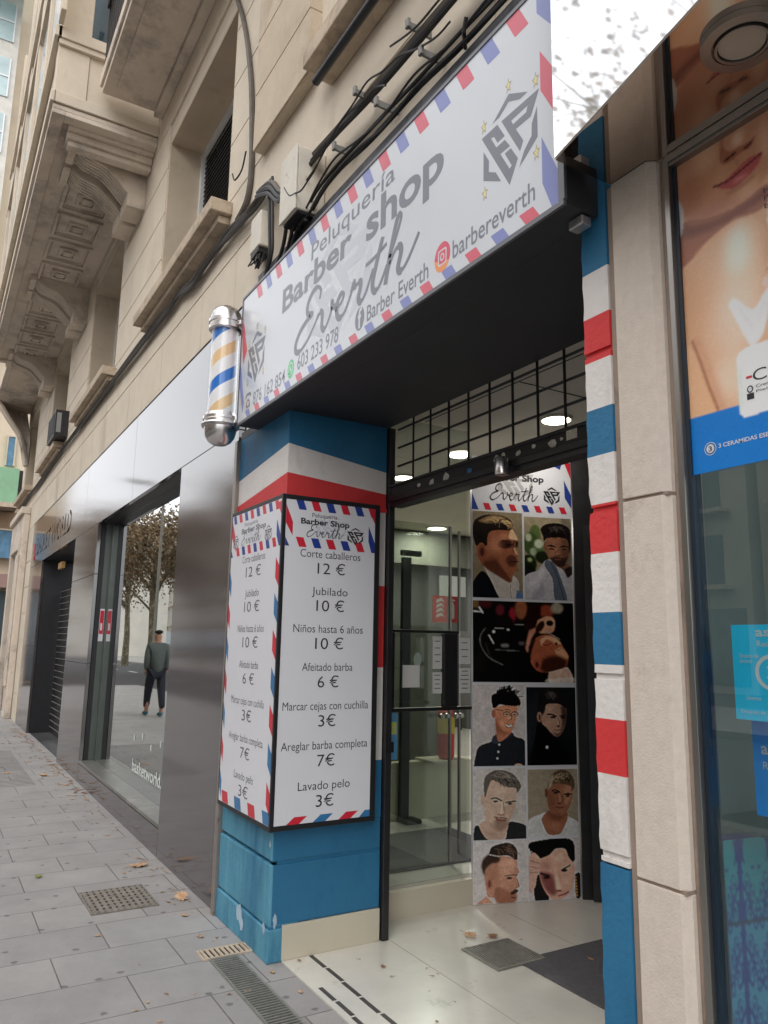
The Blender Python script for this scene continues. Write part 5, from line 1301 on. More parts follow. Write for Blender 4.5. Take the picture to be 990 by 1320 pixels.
m = MB(); m.box(-1.3885,-1.375,FX(-1.389)+.031,1.5,2.841,4.3); m.build('end_panel', CHAR, cn)
dl = root('downlight', 'unlit round recessed downlight in the polished canopy soffit', 'downlight', (-.857, 1.40, 2.82))
m = MB()
cx, cy = -.86, 1.395
def ringz(r0_, r1_, z0, z1, n=40):
    k = len(m.v)
    for r_x, z_x in ((r0_,z0),(r1_,z0),(r1_,z1),(r0_,z1)):
        for j in range(n):
            a = 2*math.pi*j/n; m.v.append((cx+r_x*math.cos(a), cy+r_x*math.sin(a), z_x))
    for q in range(4):
        for j in range(n):
            m.f.append((k+q*n+j, k+q*n+(j+1) % n, k+((q+1) % 4)*n+(j+1) % n, k+((q+1) % 4)*n+j)); m.m.append(0)
ringz(.062,.085,2.806,2.8215); ringz(.050,.056,2.802,2.8214); m.build('rim', STEEL, dl, smooth=True)
m = MB(); m.lathe(cx, cy, [(.048,2.808),(.048,2.8212)], 32); m.build('lens', mat('frosted lens', C(168,155,140), .25, coat=.5), dl)

# the big poster
c = Canvas(150, 320, (-1.2145, 2.79, -.80, 1.935), (216,168,132))
# arm, shoulder and back
c.P((222,178,144), [(-1.215,2.52),(-1.15,2.535),(-1.06,2.552),(-1.0,2.54),(-.965,2.49),(-.952,2.40),(-.95,2.08),(-1.215,2.08)], 1, 1, False)
c.E((212,158,118), -1.19, 2.38, .035, .13, 14, .8); c.E((236,206,180), -1.045, 2.42, .055, .13, 14, .95); c.E((248,236,224), -1.045, 2.475, .030, .065, 10, .9); c.E((236,214,196), -1.06, 2.30, .06, .09, 14, .7)
c.E((206,148,110), -.965, 2.42, .012, .10, 6, .6); c.E((240,216,196), -1.08, 2.16, .05, .06, 12, .7)
c.P((226,178,138), [(-1.215,2.27),(-1.19,2.265),(-1.165,2.19),(-1.13,2.08),(-1.215,2.08)], 2, .8)
c.L((150,88,62), [(-1.188,2.285),(-1.168,2.225),(-1.148,2.155),(-1.125,2.085)], .006, 1.4, .9); c.L((196,136,102), [(-1.175,2.285),(-1.155,2.225),(-1.135,2.155),(-1.112,2.085)], .016, 5, .6)
# neck in shade
c.P((168,108,82), [(-1.215,2.66),(-1.19,2.62),(-.945,2.60),(-.955,2.555),(-1.0,2.548),(-1.05,2.555),(-1.12,2.538),(-1.215,2.50)], 1.5)
c.P((120,70,56), [(-1.2,2.615),(-1.15,2.592),(-1.08,2.578),(-1.0,2.586),(-.96,2.60),(-.965,2.575),(-1.04,2.562),(-1.14,2.565),(-1.2,2.58)], 4, .85)
c.L((226,170,130), [(-1.16,2.515),(-1.10,2.535),(-1.04,2.555)], .010, 3, .6)
# face
c.P((204,148,116), [(-1.24,2.82),(-.93,2.82),(-.935,2.70),(-.948,2.645),(-.985,2.600),(-1.05,2.588),(-1.12,2.598),(-1.18,2.625),(-1.204,2.68)], 1.2)
c.E((178,118,90), -1.17, 2.68, .03, .07, 12, .8); c.E((176,116,90), -1.10, 2.612, .07, .012, 7, .7); c.E((232,186,150), -1.12, 2.765, .035, .03, 10, .8); c.E((230,182,146), -1.005, 2.622, .035, .014, 7, .9); c.E((234,190,160), -.955, 2.72, .014, .05, 6, .8); c.E((222,168,134), -1.075, 2.69, .02, .03, 8, .6)
c.P((206,200,198), [(-1.22,2.70),(-1.204,2.69),(-1.192,2.650),(-1.197,2.60),(-1.205,2.585),(-1.22,2.585)], .8)
c.P((222,216,212), [(-.935,2.64),(-.80,2.64),(-.80,2.48),(-.950,2.48),(-.960,2.55),(-.946,2.60)], 1)
c.P((214,206,200), [(-.945,2.50),(-.80,2.50),(-.80,2.08),(-.90,2.08),(-.93,2.2),(-.935,2.4)], 3, .8)
c.P((190,98,96), [(-1.099,2.673),(-1.063,2.674),(-1.03,2.687),(-1.008,2.695),(-.966,2.692),(-.972,2.672),(-.99,2.657),(-1.015,2.645),(-1.045,2.640),(-1.075,2.655)], .8); c.L((92,36,42), [(-1.099,2.673),(-1.058,2.668),(-1.01,2.679),(-.967,2.690)], .005, .6); c.E((228,154,148), -1.025, 2.656, .020, .006, 2.5, .8); c.L((150,90,72), [(-1.06,2.634),(-1.02,2.634),(-.99,2.643)], .006, 2.5, .6)
c.P((164,100,76), [(-1.070,2.775),(-1.076,2.728),(-1.05,2.714),(-1.02,2.722),(-.992,2.722),(-.980,2.745),(-1.0,2.738),(-1.03,2.742),(-1.052,2.745)], 1, .85); c.L((58,26,24), [(-1.062,2.726),(-1.036,2.731)], .007, .7); c.L((58,26,24), [(-1.008,2.728),(-.990,2.733)], .006, .7); c.L((170,106,80), [(-1.070,2.79),(-1.072,2.74)], .008, 2, .8)
c.E((240,200,172), -1.025, 2.765, .016, .020, 4, .9); c.L((176,116,92), [(-1.035,2.712),(-1.028,2.696)], .006, 2, .6)
# hand and cream
c.P((228,184,164), [(-.90,2.44),(-.962,2.415),(-.975,2.395),(-.960,2.385),(-.90,2.38),(-.80,2.40),(-.80,2.46)], .8); c.P((230,186,166), [(-.90,2.39),(-.978,2.378),(-.990,2.360),(-.982,2.340),(-.955,2.335),(-.88,2.345),(-.80,2.38)], .8); c.L((172,112,94), [(-.972,2.392),(-.93,2.386),(-.88,2.386)], .004, 1, .8); c.E((240,210,198), -.980, 2.362, .007, .012, 1, .8)
c.P((238,234,236), [(-1.080,2.342),(-1.062,2.354),(-1.018,2.306),(-.985,2.338),(-.970,2.338),(-.990,2.25),(-1.018,2.218),(-1.036,2.232)], 1.2, .96); c.L((214,206,210), [(-1.05,2.32),(-1.02,2.26)], .006, 2, .7); c.L((216,208,212), [(-.985,2.32),(-1.005,2.27)], .005, 2, .6)
c.P((30,122,200), [(-1.22,2.083),(-.80,2.083),(-.80,1.93),(-1.22,1.93)], .4, 1, False)
c.P((232,236,230), [(-1.068,2.200),(-1.06,2.212),(-1.04,2.218),(-.80,2.218),(-.80,2.052),(-1.058,2.048),(-1.068,2.06)], .5, 1, False); c.L((196,200,196), [(-1.065,2.178),(-.80,2.178)], .002, .5); c.E((206,212,206), -1.062, 2.12, .006, .06, 3, .6)
po_ = root('window_poster', 'large poster of a bare shouldered woman with a white cream jar over a blue band', 'poster', (-1.0, 1.61, 1.935))
PP = FP(1.6145)
c.build('printed_sheet', PP, -1.2135, -.80, 1.936, 2.789, .0015, PRINTP, po_, 1.15, None, 1.0, 1.0)
m = MB()
text(m, PP, 'Ce', -1.028, -.965, 2.129, .028, .0022, bold=-.004); m.flat(PP, [(-1.046,2.146),(-1.030,2.146),(-1.030,2.140),(-1.044,2.140)], .0022, 2); disc(m, PP, -1.037, 2.113, .008, .009, .0022, 0); disc(m, PP, -1.037, 2.113, .005, .006, .0025, 1); m.flat(PP, [(-1.046,2.103),(-1.028,2.103),(-1.028,2.088),(-1.046,2.088)], .0022, 0)
text(m, PP, 'Crema Hidratante', -1.022, -.90, 2.112, .008, .0022); text(m, PP, 'Piel seca', -1.022, -.95, 2.101, .006, .0022)
text(m, PP, 'Hidrata', -.968, -.88, 2.583, .013, .0022); text(m, PP, 'Protege', -.968, -.88, 2.563, .013, .0022); text(m, PP, 'barrera', -.968, -.88, 2.543, .013, .0022)
text(m, PP, '3 CERAMIDAS ESENCIALES', -1.129, -.935, 1.990, .010, .0022, bold=.015, m=1)
disc(m, PP, -1.152, 1.993, .0165, .0165, .0022, 1); disc(m, PP, -1.152, 1.993, .0150, .0150, .0024, 3); disc(m, PP, -1.152, 1.993, .0108, .0108, .0026, 1); text(m, PP, '3', -1.157, -1.147, 1.9865, .012, .0029, bold=.02)
m.build('lettering', [INK, P_WHITE, P_RED, P_TEAL], po_)
# promo boards behind the glass
CY = mat('cyan card', C(24,180,225,1.25), .45, var=.05, vscale=6); CYD = mat('deep blue card', C(24,140,228,1.2), .45, var=.1, vscale=6)
bb = root('promo_board', 'bright cyan board with white lettering and ring inside the pharmacy window', 'board', (-1.06, 1.66, 1.34))
_Pb = FP(1.66); Pb = lambda x, z, h: _Pb(x*1.66/1.8, 1.5+(z-1.5)*1.66/1.8, h); m = MB(); m.obox(Pb, -1.257, -.95, 1.333, 1.570, -.012, 0); m.build('card', CY, bb)
m = MB(); text(m, Pb, 'astenolit', -1.189, -1.02, 1.541, .022, .001, bold=.02); text(m, Pb, 'Recupera', -1.187, -1.10, 1.515, .015, .001); text(m, Pb, 'Estado de', -1.236, -1.183, 1.487, .010, .001); text(m, Pb, 'ánimo', -1.236, -1.203, 1.474, .010, .001)
text(m, Pb, 'Sistema', -1.224, -1.185, 1.383, .010, .001); text(m, Pb, 'Después de', -1.240, -1.175, 1.350, .008, .001); text(m, Pb, '3', -1.165, -1.145, 1.437, .03, .001, bold=.02)
k = len(m.v); n = 30
for r_x in (.034,.044):
    for j in range(n+1):
        a = R(20+j*320/n); m.v.append(Pb(-1.152+r_x*math.cos(a), 1.452+r_x*math.sin(a), .001))
for j in range(n): m.f.append((k+j, k+j+1, k+n+1+j+1, k+n+1+j)); m.m.append(0)
m.build('lettering', P_WHITE, bb)
bc = root('promo_board', 'deeper blue board with white lettering standing behind the cyan one', 'board', (-1.1, 1.74, 1.12))
_Pc = FP(1.74); Pc = lambda x, z, h: _Pc(x*1.74/1.95, 1.5+(z-1.5)*1.74/1.95, h); m = MB(); m.obox(Pc, -1.318, -1.0, 1.075, 1.50, -.012, 0); m.build('card', CYD, bc)
m = MB(); text(m, Pc, 'aste', -1.294, -1.22, 1.235, .030, .001, bold=.02); text(m, Pc, 'Recupera', -1.291, -1.18, 1.195, .020, .001); m.build('lettering', P_WHITE, bc)
m = MB(); m.box(-1.355,-.1,1.755,2.3,1.068,1.076); tag(m.build('display_shelf', GLASSI), 'grey glass shelf carrying the promotional boards in the pharmacy window', 'shelf')
# patterned carton
def damask():
    m_ = bpy.data.materials.new('scroll pattern card'); m_.use_nodes = True; nt = m_.node_tree; b = nt.nodes['Principled BSDF']; b.inputs['Roughness'].default_value = .4
    at = nt.nodes.new('ShaderNodeAttribute'); at.attribute_name = 'print'; nt.links.new(at.outputs['Color'], b.inputs['Base Color']); return m_
def damask_canvas(nw, nh):
    c = Canvas(nw, nh, (0, 2, 1, 0), (40,138,150)); X, Y = c.X, c.Y
    x = np.abs(((X*5) % 1)-.5)*2; y = ((Y+.23)*3.4) % 1
    f = np.zeros_like(X, bool)
    def scroll(cx, cy, r, s):
        dx = x-cx; dy = (y-cy)*1.0; rr = np.hypot(dx, dy); th = np.arctan2(dy, dx*s)
        return (rr < r) & (np.mod(rr/r*1.6 - th/(2*math.pi), 1) < .52)
    for cx, cy, r, s in ((.42,.78,.22,1),(.72,.62,.20,-1),(.40,.34,.26,-1),(.78,.20,.20,1)): f |= scroll(cx, cy, r, s)
    f |= (x < .10+.10*np.cos(y*12)**2); f |= (np.hypot(x-1, y-.45) < .12) & ~(np.hypot(x-1, y-.45) < .05); f |= np.abs(y-.5-.32*np.cos(x*math.pi)) < .05
    top = Y > 1.86; f &= ~(top & (x > .35)); c.a[Y < 1.59] = (62,132,160)
    c.a[f] = (26,58,128); c.a[np.abs(Y-1.59) < .008] = (30,60,90)
    c.put((Y < .8).astype(float), (60,110,150), 8, .15)
    return c
cb = root('patterned_carton', 'teal carton printed with dark blue scrollwork at the foot of the pharmacy window', 'carton', (-1.3, 1.8, .061))
Pd = OP((-1.322,1.672), (-1.245,2.22)); DD = damask()
m = MB(); m.obox(Pd, 0, .55, .062, 1.03, -.05, -.002); m.build('case', mat('carton side', C(44,60,120), .5), cb)
dc = damask_canvas(150, 230); dc.build('front_print', Pd, 0, .55, .062, 1.03, .0, DD, cb, 1.12, None, 1.0, 1.0)
m = MB(); m.box(-1.40,-.0,2.9,2.95,.0,2.82); m.box(-1.42,-1.36,1.80,2.9,0,2.82)
tag(m.build('window_backdrop', mat('pharmacy interior grey', C(104,114,110), .7, var=.2, vscale=1.2)), 'grey interior partition behind the pharmacy window display', 'partition')
m = MB(); m.box(-1.40,3.0,1.66,2.9,.0,.06); m.build('display_floor', FARPAVE, ph)

# ------------------------------------------------------------------ cables and boxes
def cable(name, label, pts, r, mt, group=None, n=6):
    m = MB(); m.tube(catmull(pts, 6), r, n); return tag(m.build(name, mt, smooth=True), label, 'cable', group)
main = [(-19.0,4.32),(-17,4.40),(-15,4.41),(-13.2,4.42),(-11.2,4.42),(-9.3,4.41),(-7.6,4.39),(-6.8,4.37),(-6.245,4.36),(-6.0,4.37),(-5.6,4.31),(-5.3,4.31),(-5.0,4.33),(-4.75,4.31),(-4.418,4.268),(-4.2,4.27),(-3.993,4.26)]
r = random.Random(3)
mg = 'cables running under the window sills'
for k, (dz, rr, mt, lb) in enumerate(((0,.018,PVCG,'thickest grey cable of the bundle under the window sills'),(-.035,.012,PVC,'thin black cable hanging lowest along the stone frieze'),(.034,.014,PVCG,'thin grey cable highest in the bundle, just beneath the sills'),(.012,.010,PVC,'slim black cable twisted in front of the thick grey one'))):
    cable('wall_cable', lb, [(x, 1.533-.012*(k % 2)-r.uniform(0,.01), z+dz+r.uniform(-.014,.014)) for x, z in main], rr, mt, mg)
cable('conduit', 'dark vertical conduit coming down the stone wall beside the first shuttered window', [(-4.998,1.54,6.6),(-4.95,1.54,6.377),(-4.80,1.54,6.1),(-4.659,1.54,5.781),(-4.52,1.54,5.349),(-4.45,1.54,4.95),(-4.42,1.54,4.6),(-4.47,1.54,4.42),(-4.62,1.53,4.34)], .020, PVCG)
cable('loose_wire', 'short loose wire end curling beside the vertical conduit', [(-4.69,1.5,4.72),(-4.60,1.49,4.62),(-4.50,1.5,4.64),(-4.43,1.5,4.74)], .006, PVC)
rbp = [(-3.60,3.50),(-3.46,3.70),(-3.30,3.76),(-3.168,3.80),(-2.979,3.80),(-2.739,3.79),(-2.523,3.77),(-2.28,3.765),(-2.02,3.75),(-1.70,3.75),(-1.2,3.74),(-.4,3.74)]
mg2 = 'black cables sagging over the signboard'
for k, lb in enumerate(('heaviest black cable in the run above the signboard','upper black cable of the run above the signboard','lower black cable resting on the grey board over the sign','thin black cable weaving at the front of the run over the sign')):
    rr = (.013,.009,.008,.0055)[k]; dz = (0,.03,-.03,.015)[k]
    cable('sign_cable', lb, [(x, 1.49-.012*k, z-.03+dz+r.uniform(-.012,.012)+(.02*math.sin(x*9+k) if k > 1 else 0)) for x, z in rbp], rr, PVC, mg2)
sb = [(-4.1,4.27),(-3.9,4.20),(-3.70,4.03),(-3.378,4.03),(-3.051,4.02),(-2.699,3.99),(-2.3,3.98),(-1.5,3.97),(-.4,3.97)]
for k, lb in enumerate(('grey cable tucked under the large window ledge','black cable tucked under the large window ledge','thin dark cable lowest under the large window ledge')):
    cable('ledge_cable', lb, [(x, 1.49-.01*k, z-.03*k+r.uniform(-.01,.01)) for x, z in sb], (.018,.016,.013)[k], PVC if k else PVCG, 'cables under the large ledge')
for k, lb in enumerate(('left dark cable dropping from the beige box to the sign','right dark cable dropping from the beige box to the sign')):
    cable('drop_cable', lb, [(-3.36-.1*k,1.46,3.95),(-3.42-.08*k,1.44,3.80),(-3.50-.10*k,1.46,3.66),(-3.62-.12*k,1.47,3.56)], .011, PVC, 'drop cables')
for k, lb in enumerate(('outer of two black cables dropping beside the small junction box','inner of two black cables dropping beside the small junction box')):
    cable('drop_cable', lb, [(-3.97+.05*k,1.5,4.26),(-3.93+.05*k,1.49,4.12),(-3.88+.045*k,1.48,3.92),(-3.86+.04*k,1.48,3.72),(-3.95,1.49,3.60)], .010, PVC, 'drop cables')
m = MB(); m.tube([(-3.12,1.40,4.30),(1.0,1.40,4.30)], .022, 10); tag(m.build('black_rod', BLACK, smooth=True), 'thick black rod lying in front of the large window ledge', 'rod')
b1 = root('utility_box', 'larger beige plastic utility box hanging among cables over the signboard', 'utility box', (-3.3, 1.45, 3.7))
m = MB(); m.box(-3.50,-3.30,1.40,1.5595,3.70,4.06); m.build('case', BEIGEB, b1, bevel=.008)
m = MB(); m.box(-3.505,-3.295,1.388,1.3995,3.695,4.065); m.build('lid', BEIGEB, b1, bevel=.004)
m = MB(); m.lathe(-3.34,1.47,[(.02,3.66),(.02,3.698)],12); m.lathe(-3.42,1.47,[(.016,3.66),(.016,3.698)],12); m.box(-3.49,-3.31,1.41,1.54,3.685,3.698); m.build('cable_glands', BLACK, b1)
b2 = root('junction_box', 'small beige junction box with frayed black wires underneath', 'junction box', (-4.1, 1.5, 3.85))
m = MB(); m.box(-4.17,-4.01,1.47,1.5595,3.86,4.09); m.build('case', BEIGEB, b2, bevel=.008)
m = MB(); rr_ = random.Random(6)
for k in range(16):
    x = -4.15+.13*rr_.random(); y = 1.48+.06*rr_.random()
    m.tube([(x,y,3.87),(x+rr_.uniform(-.03,.03),y-.01,3.82),(x+rr_.uniform(-.07,.05),y-.03,3.77+rr_.uniform(-.03,.03))], .005, 5)
m.box(-4.16,-4.03,1.475,1.55,3.825,3.859); m.build('frayed_wires', PVC, b2)
for k, lb in enumerate(('thin looping wire crossing above the left half of the sign cables','thin looping wire rising to the ledge over the middle of the sign','fine wire sagging between the clips over the right half of the sign','wire looping out between the beige box and the sign cables')):
    x0 = (-3.3,-2.9,-2.4,-3.45)[k]; L = (.8,.9,1.3,.5)[k]
    cable('loose_wire', lb, [(x0+L*t, 1.45-.02*k, 3.86+.10*math.sin(t*3.1+k)+r.uniform(-.025,.025)) for t in (0,.15,.3,.45,.6,.75,.9,1.0)], .0045, PVC, 'loose wires over the sign')
# cable clips
for k, (x, z) in enumerate(((-2.95,3.84),(-2.55,3.81),(-2.20,3.80),(-2.75,4.0),(-2.30,4.0))):
    m = MB(); m.box(x-.006,x+.006,1.44,1.55,z-.012,z+.02); m.box(x-.012,x+.012,1.425,1.44,z-.012,z+.03)
    tag(m.build('cable_clip', mat('clip grey %d' % k, C(130,128,124), .6), bevel=.003), ('leftmost grey clip above the sign cables','middle grey clip above the sign cables','rightmost grey clip above the sign cables','left grey clip under the large ledge','right grey clip under the large ledge')[k], 'clip', 'cable clips')
m = MB(); m.tube([(-2.0,1.50,3.70),(-1.93,1.44,3.69),(-1.90,1.43,3.72)], .008, 6); tag(m.build('hook', PVC), 'small black hook sticking out over the top edge of the sign', 'hook')
ac = root('air_conditioner', 'small black air conditioner box on the sill of the third window', 'air conditioner', (-12.3, 1.3, 4.6))
m = MB(); m.box(-13.1,-12.3,1.36,1.60,4.605,5.02); m.build('case', BLACKM, ac, bevel=.01)
m = MB(); 
for k in range(10): m.box(-13.05,-12.35,1.352,1.359,4.64+k*.036,4.66+k*.036)
m.build('louvres', SHUT, ac)
m = MB(); m.box(-12.299,-12.292,1.385,1.45,4.66,4.97); m.build('side_panel', mat('ac side', C(150,150,150), .4, metal=.4), ac)

# ------------------------------------------------------------------ grates
def grate(name, label, x0, x1, y0, y1, nx, ny, bar, z=.001, cross=True):
    rt = root(name, label, 'grate', ((x0+x1)/2, (y0+y1)/2, 0))
    m = MB(); m.box(x0, x1, y0, y1, z, z+.003); m.build('gap', HOLE, rt)
    m = MB(); t = z+.008
    m.box(x0-.01,x1+.01,y0-.01,y0,z,t); m.box(x0-.01,x1+.01,y1,y1+.01,z,t); m.box(x0-.01,x0,y0,y1,z,t); m.box(x1,x1+.01,y0,y1,z,t)
    for i in range(nx):
        x = x0+(x1-x0)*(i+.5)/nx; m.box(x-bar/2, x+bar/2, y0, y1, z+.003, t-.001)
    for i in range(ny):
        y = y0+(y1-y0)*(i+.5)/ny; m.box(x0, x1, y-bar/2, y+bar/2, z+.003, t-.0005)
    m.build('bars', {'drain_channel': GALV, 'drain_end_grate': SILL, 'floor_vent': GALV}.get(name, IRON), rt)
    return rt
grate('pavement_grate', 'square cast iron grate set in the paving before the dark shopfront', -5.12,-4.72,.955,1.31,7,10,.021)
grate('drain_channel', 'long narrow galvanised drain channel running past the doorway', -3.80,-1.9,1.335,1.455,84,0,.010)
grate('drain_end_grate', 'short cream grate across the head of the drain channel', -3.93,-3.83,1.31,1.54,0,9,.014)
grate('floor_vent', 'square slotted metal vent in the white tile floor', -3.33,-3.06,2.48,2.76,0,18,.008,z=.0055)

# ------------------------------------------------------------------ leaves
def leaf_mesh(seed, s_):
    r = random.Random(seed); m = MB(); n = 11
    lobes = [1,.45,.85,.42,.95,.4,.9,.42,.8,.38,.6]
    pts = []
    for i in range(22):
        a = 2*math.pi*i/22; k = (1.0 if i % 4 == 0 else .55 if i % 2 else .8)*r.uniform(.75,1.1)
        pts.append((s_*k*math.cos(a)*1.1, s_*k*math.sin(a)*.8, s_*r.uniform(.02,.28)*k))
    vs = [(0,0,s_*.05)]+pts
    m.add(vs, [(0,1+i,1+(i+1) % 22) for i in range(22)])
    m.tube([(0,0,s_*.04),(-s_*.9,s_*.2,s_*.1),(-s_*1.5,s_*.3,s_*.05)], s_*.03, 4)
    return m
def leaf(label, x, y, s_, mt, seed, z=.004, group=None, rx=0, rz=0):
    m = leaf_mesh(seed, s_); o = m.build('fallen_leaf', mt); o.location = (x, y, z); o.rotation_euler = (rx, 0, rz)
    return tag(o, label, 'leaf', group)
leaf('large curled tan leaf against the foot of the dark wall nearest the blue pillar', -4.75,1.46,.055,LEAF1,1,.02,None,.7,1)
leaf('flat tan leaf at the wall foot beneath the display window', -5.55,1.40,.075,LEAF1,2,.006,None,0,2)
leaf('yellow green leaf alone on the slabs left of the iron grate', -5.60,.78,.042,LEAF3,3)
leaf('small tan leaf on the slab by the metal strip', -4.47,1.40,.03,LEAF1,4,.004,None,0,.5)
leaf('pale leaf lying just above the short cream drain grate', -4.13,1.38,.03,LEAF1,5)
leaf('largest brown leaf on the white tile floor in front of the posters', -3.46,2.62,.05,LEAF1,6,.012,None,.2,.4)
leaf('second brown leaf touching the largest one on the tiles', -3.40,2.72,.04,LEAF2,7,.012,None,.1,2)
leaf('small dark leaf on the tiles near the dark inlay strip', -3.60,1.70,.016,LEAF2,8,.008)
leaf('brown leaf on the tiles between the inlay strip and the vent', -3.35,2.02,.022,LEAF2,9,.008)
leaf('leaf scrap on the grey recessed doormat', -2.93,2.95,.02,LEAF2,10,.014)
leaf('tan leaf on the slabs beside the middle of the drain channel', -3.55,1.54,.022,LEAF1,11)
leaf('pale leaf near the frame bottom beside the drain channel', -3.30,1.57,.02,LEAF1,12)
leaf('broad tan leaf in the far gutter of the shutter doorway', -9.6,1.30,.085,LEAF1,13)
leaf('long tan leaf left of the broad one near the shutter doorway', -9.9,.95,.08,LEAF1,14)
base = None
r = random.Random(11)
pos = []
for k in range(190): pos.append((r.uniform(-15,-4.5), 1.53-abs(r.gauss(0,.09))))
for k in range(46): pos.append((r.uniform(-17,-8.5), r.uniform(.3,1.5)))
for k in range(16): pos.append((r.uniform(-4.4,-3.0), r.uniform(.6,1.5)))
protos = [leaf('tiny scrap of dry leaf on the paving along the shopfronts', pos[i][0], pos[i][1], .020+.006*i, (LEAF1,LEAF2,LEAF1)[i], 30+i, .003, 'leaf scraps on the paving') for i in range(3)]
for k, (x, y) in enumerate(pos[3:]):
    o = protos[k % 3].copy(); col.objects.link(o); o.location = (x, y, .003); o.rotation_euler = (0, 0, r.uniform(0,6.28))
    s_ = r.uniform(.4,1.1)*(1.5 if x < -8 else .75); o.scale = (s_, s_*r.uniform(.5,1), s_)
pos2 = [(r.uniform(-3.5,-2.2), r.uniform(1.75,2.9)) for k in range(14)]
tp = leaf('tiny brown leaf scrap on the white tile floor', pos2[0][0], pos2[0][1], .012, LEAF2, 60, .008, 'leaf scraps on the tiles')
for x, y in pos2[1:]:
    o = tp.copy(); col.objects.link(o); o.location = (x, y, .008); o.rotation_euler = (0, 0, r.uniform(0,6.28)); s_ = r.uniform(.6,1.3); o.scale = (s_, s_*.6, s_)

# ------------------------------------------------------------------ far buildings at the left edge
fb_ = root('apartment_building', 'tall beige apartment block with white bay windows and green details across the side street', 'building', (-32, 2, 0))
FBW = mat('far beige render', C(212,196,172), .85, var=.08, vscale=1); BRW = mat('brown cladding', C(150,125,98), .8, var=.15, vscale=3, stretch=(1,6,1))
m = MB(); m.box(-44,-32,-1.2,14,-.1,30); m.build('wall', FBW, fb_)
m = MB(); m.box(-31.995,-31.6,-1.1,13.9,4.55,6.25); m.build('cladding', BRW, fb_)
gb = MB(); gb.box(-31.99,-30.6,1.2,2.35,6.45,7.75); go_ = gb.build('green_balcony', mat('green balcony panel', C(134,176,140), .6), fb_)
m = MB(); m.box(-31.99,-30.55,1.15,2.40,6.28,6.449); m.build('balcony_slab', SILL, go_)
m = MB(); m.box(-30.9,-30.88,2.36,2.50,6.45,7.75); m.build('railing', BLACKM, go_)
wm = mat('blue curtain glass', C(92,132,160), .2, var=.3, vscale=4)
for (y0, y1, z0, z1) in ((1.9,2.25,8.1,9.3),(1.8,2.55,4.5,5.6),(-.6,1.5,4.5,5.6)):
    m = MB(); m.box(-31.62 if z0 < 6 else -31.99, -31.55 if z0 < 6 else -31.93, y0, y1, z0, z1); wo = m.build('window', wm, fb_)
    m = MB(); X_ = -31.545 if z0 < 6 else -31.925; m.box(X_,X_+.03,y0,y0+.06,z0,z1); m.box(X_,X_+.03,y1-.06,y1,z0,z1); m.box(X_,X_+.03,y0+.061,y1-.061,z1-.06,z1); m.build('frame', STONED, wo)
m = MB(); m.box(-31.99,-31.5,-1.1,13.9,3.4,3.9,0); m.build('fascia_band', mat('pink shop band', C(150,120,112), .6), fb_)
m = MB(); m.box(-31.99,-31.9,-1.0,13.8,0,3.3); m.build('shop_windows', WINGL, fb_)
# white glazed bay higher up
m = MB(); m.box(-31.99,-30.9,-1.2,.75,12.5,27.3); bayw = m.build('glazed_bay', mat('bay off white', C(205,200,190), .7), fb_)
for k in range(6):
    z0 = 12.9+k*2.45
    for j in range(2):
        y0 = -1.05+j*.88
        m = MB(); m.box(-30.895,-30.86,y0,y0+.72,z0,z0+1.7); wo = m.build('window', mat('pale curtain glass', C(178,196,196), .3, var=.15, vscale=2) if k == 0 and j == 0 else bpy.data.materials['pale curtain glass'], bayw)
        m = MB(); m.box(-30.855,-30.83,y0,y0+.05,z0,z0+1.7); m.box(-30.855,-30.83,y0+.67,y0+.72,z0,z0+1.7); m.box(-30.855,-30.83,y0+.051,y0+.669,z0+.85,z0+.91); m.build('frame', WINWHITE, wo)
m = MB(); m.add([(-30.95,-1.2,29.5),(-30.95,1.25,29.5),(-29.2,1.25,26.6),(-29.2,-1.2,26.6),(-30.95,-1.2,29.4),(-30.95,1.25,29.4),(-29.2,1.25,26.5),(-29.2,-1.2,26.5)],[(0,3,2,1),(4,5,6,7),(0,1,5,4),(1,2,6,5),(2,3,7,6),(3,0,4,7)]); m.build('teal_awning', mat('teal awning cloth', C(70,140,140), .8), fb_)

# ------------------------------------------------------------------ street side seen only in reflections
def facade_block(x0, x1, y, h, colr, lb, seed):
    rt = root('street_building', lb, 'building', ((x0+x1)/2, y, 0))
    m = MB(); m.box(x0, x1, y-10, y, -.1, h); m.build('wall', mat('opposite render %d' % seed, colr, .85, var=.1, vscale=.6), rt)
    n = max(2, int((x1-x0)/3.2)); wdt = (x1-x0)/n; wp_ = None
    for i in range(n):
        for j in range(min(6, int((h-4)/3.1))):
            cx = x0+wdt*(i+.5); z0 = 4.2+j*3.1
            m = MB(); m.box(cx-.6, cx+.6, y+.001, y+.03, z0, z0+2.0); m.box(cx-1.0, cx+1.0, y+.001, y+.7, z0-.25, z0-.1, 1)
            m.build('window', [WINGL, SILL], rt)
    m = MB(); m.box(x0+.3, x1-.3, y+.001, y+.05, .2, 3.2); m.build('shop_front', WINGL, rt)
    return rt
facade_block(-58,-36,-24,16,C(150,128,105),'brown apartment block across the avenue, farthest left',1)
facade_block(-35.5,-18,-24,14,C(175,165,150),'grey stone apartment block across the avenue',2)
facade_block(-17.5,2,-24,16,C(160,140,118),'tan apartment block across the avenue facing the barber shop',3)
facade_block(2.5,20,-24,14,C(185,178,168),'pale apartment block across the avenue, farthest right',4)
facade_block(-110,-84,-9,14,C(205,200,190),'pale block closing the far end of the avenue',5)
facade_block(-140,-84,-30,15,C(190,180,165),'beige block farthest down the avenue',6)
BARK = mat('plane tree bark', C(120,112,96), .9, var=.3, vscale=6, stain=(C(170,165,140), 5, .5, .6), bump=.4, bscale=20)
FOL = mat('autumn plane leaves', C(132,112,86), .8, var=.35, vscale=2.5)
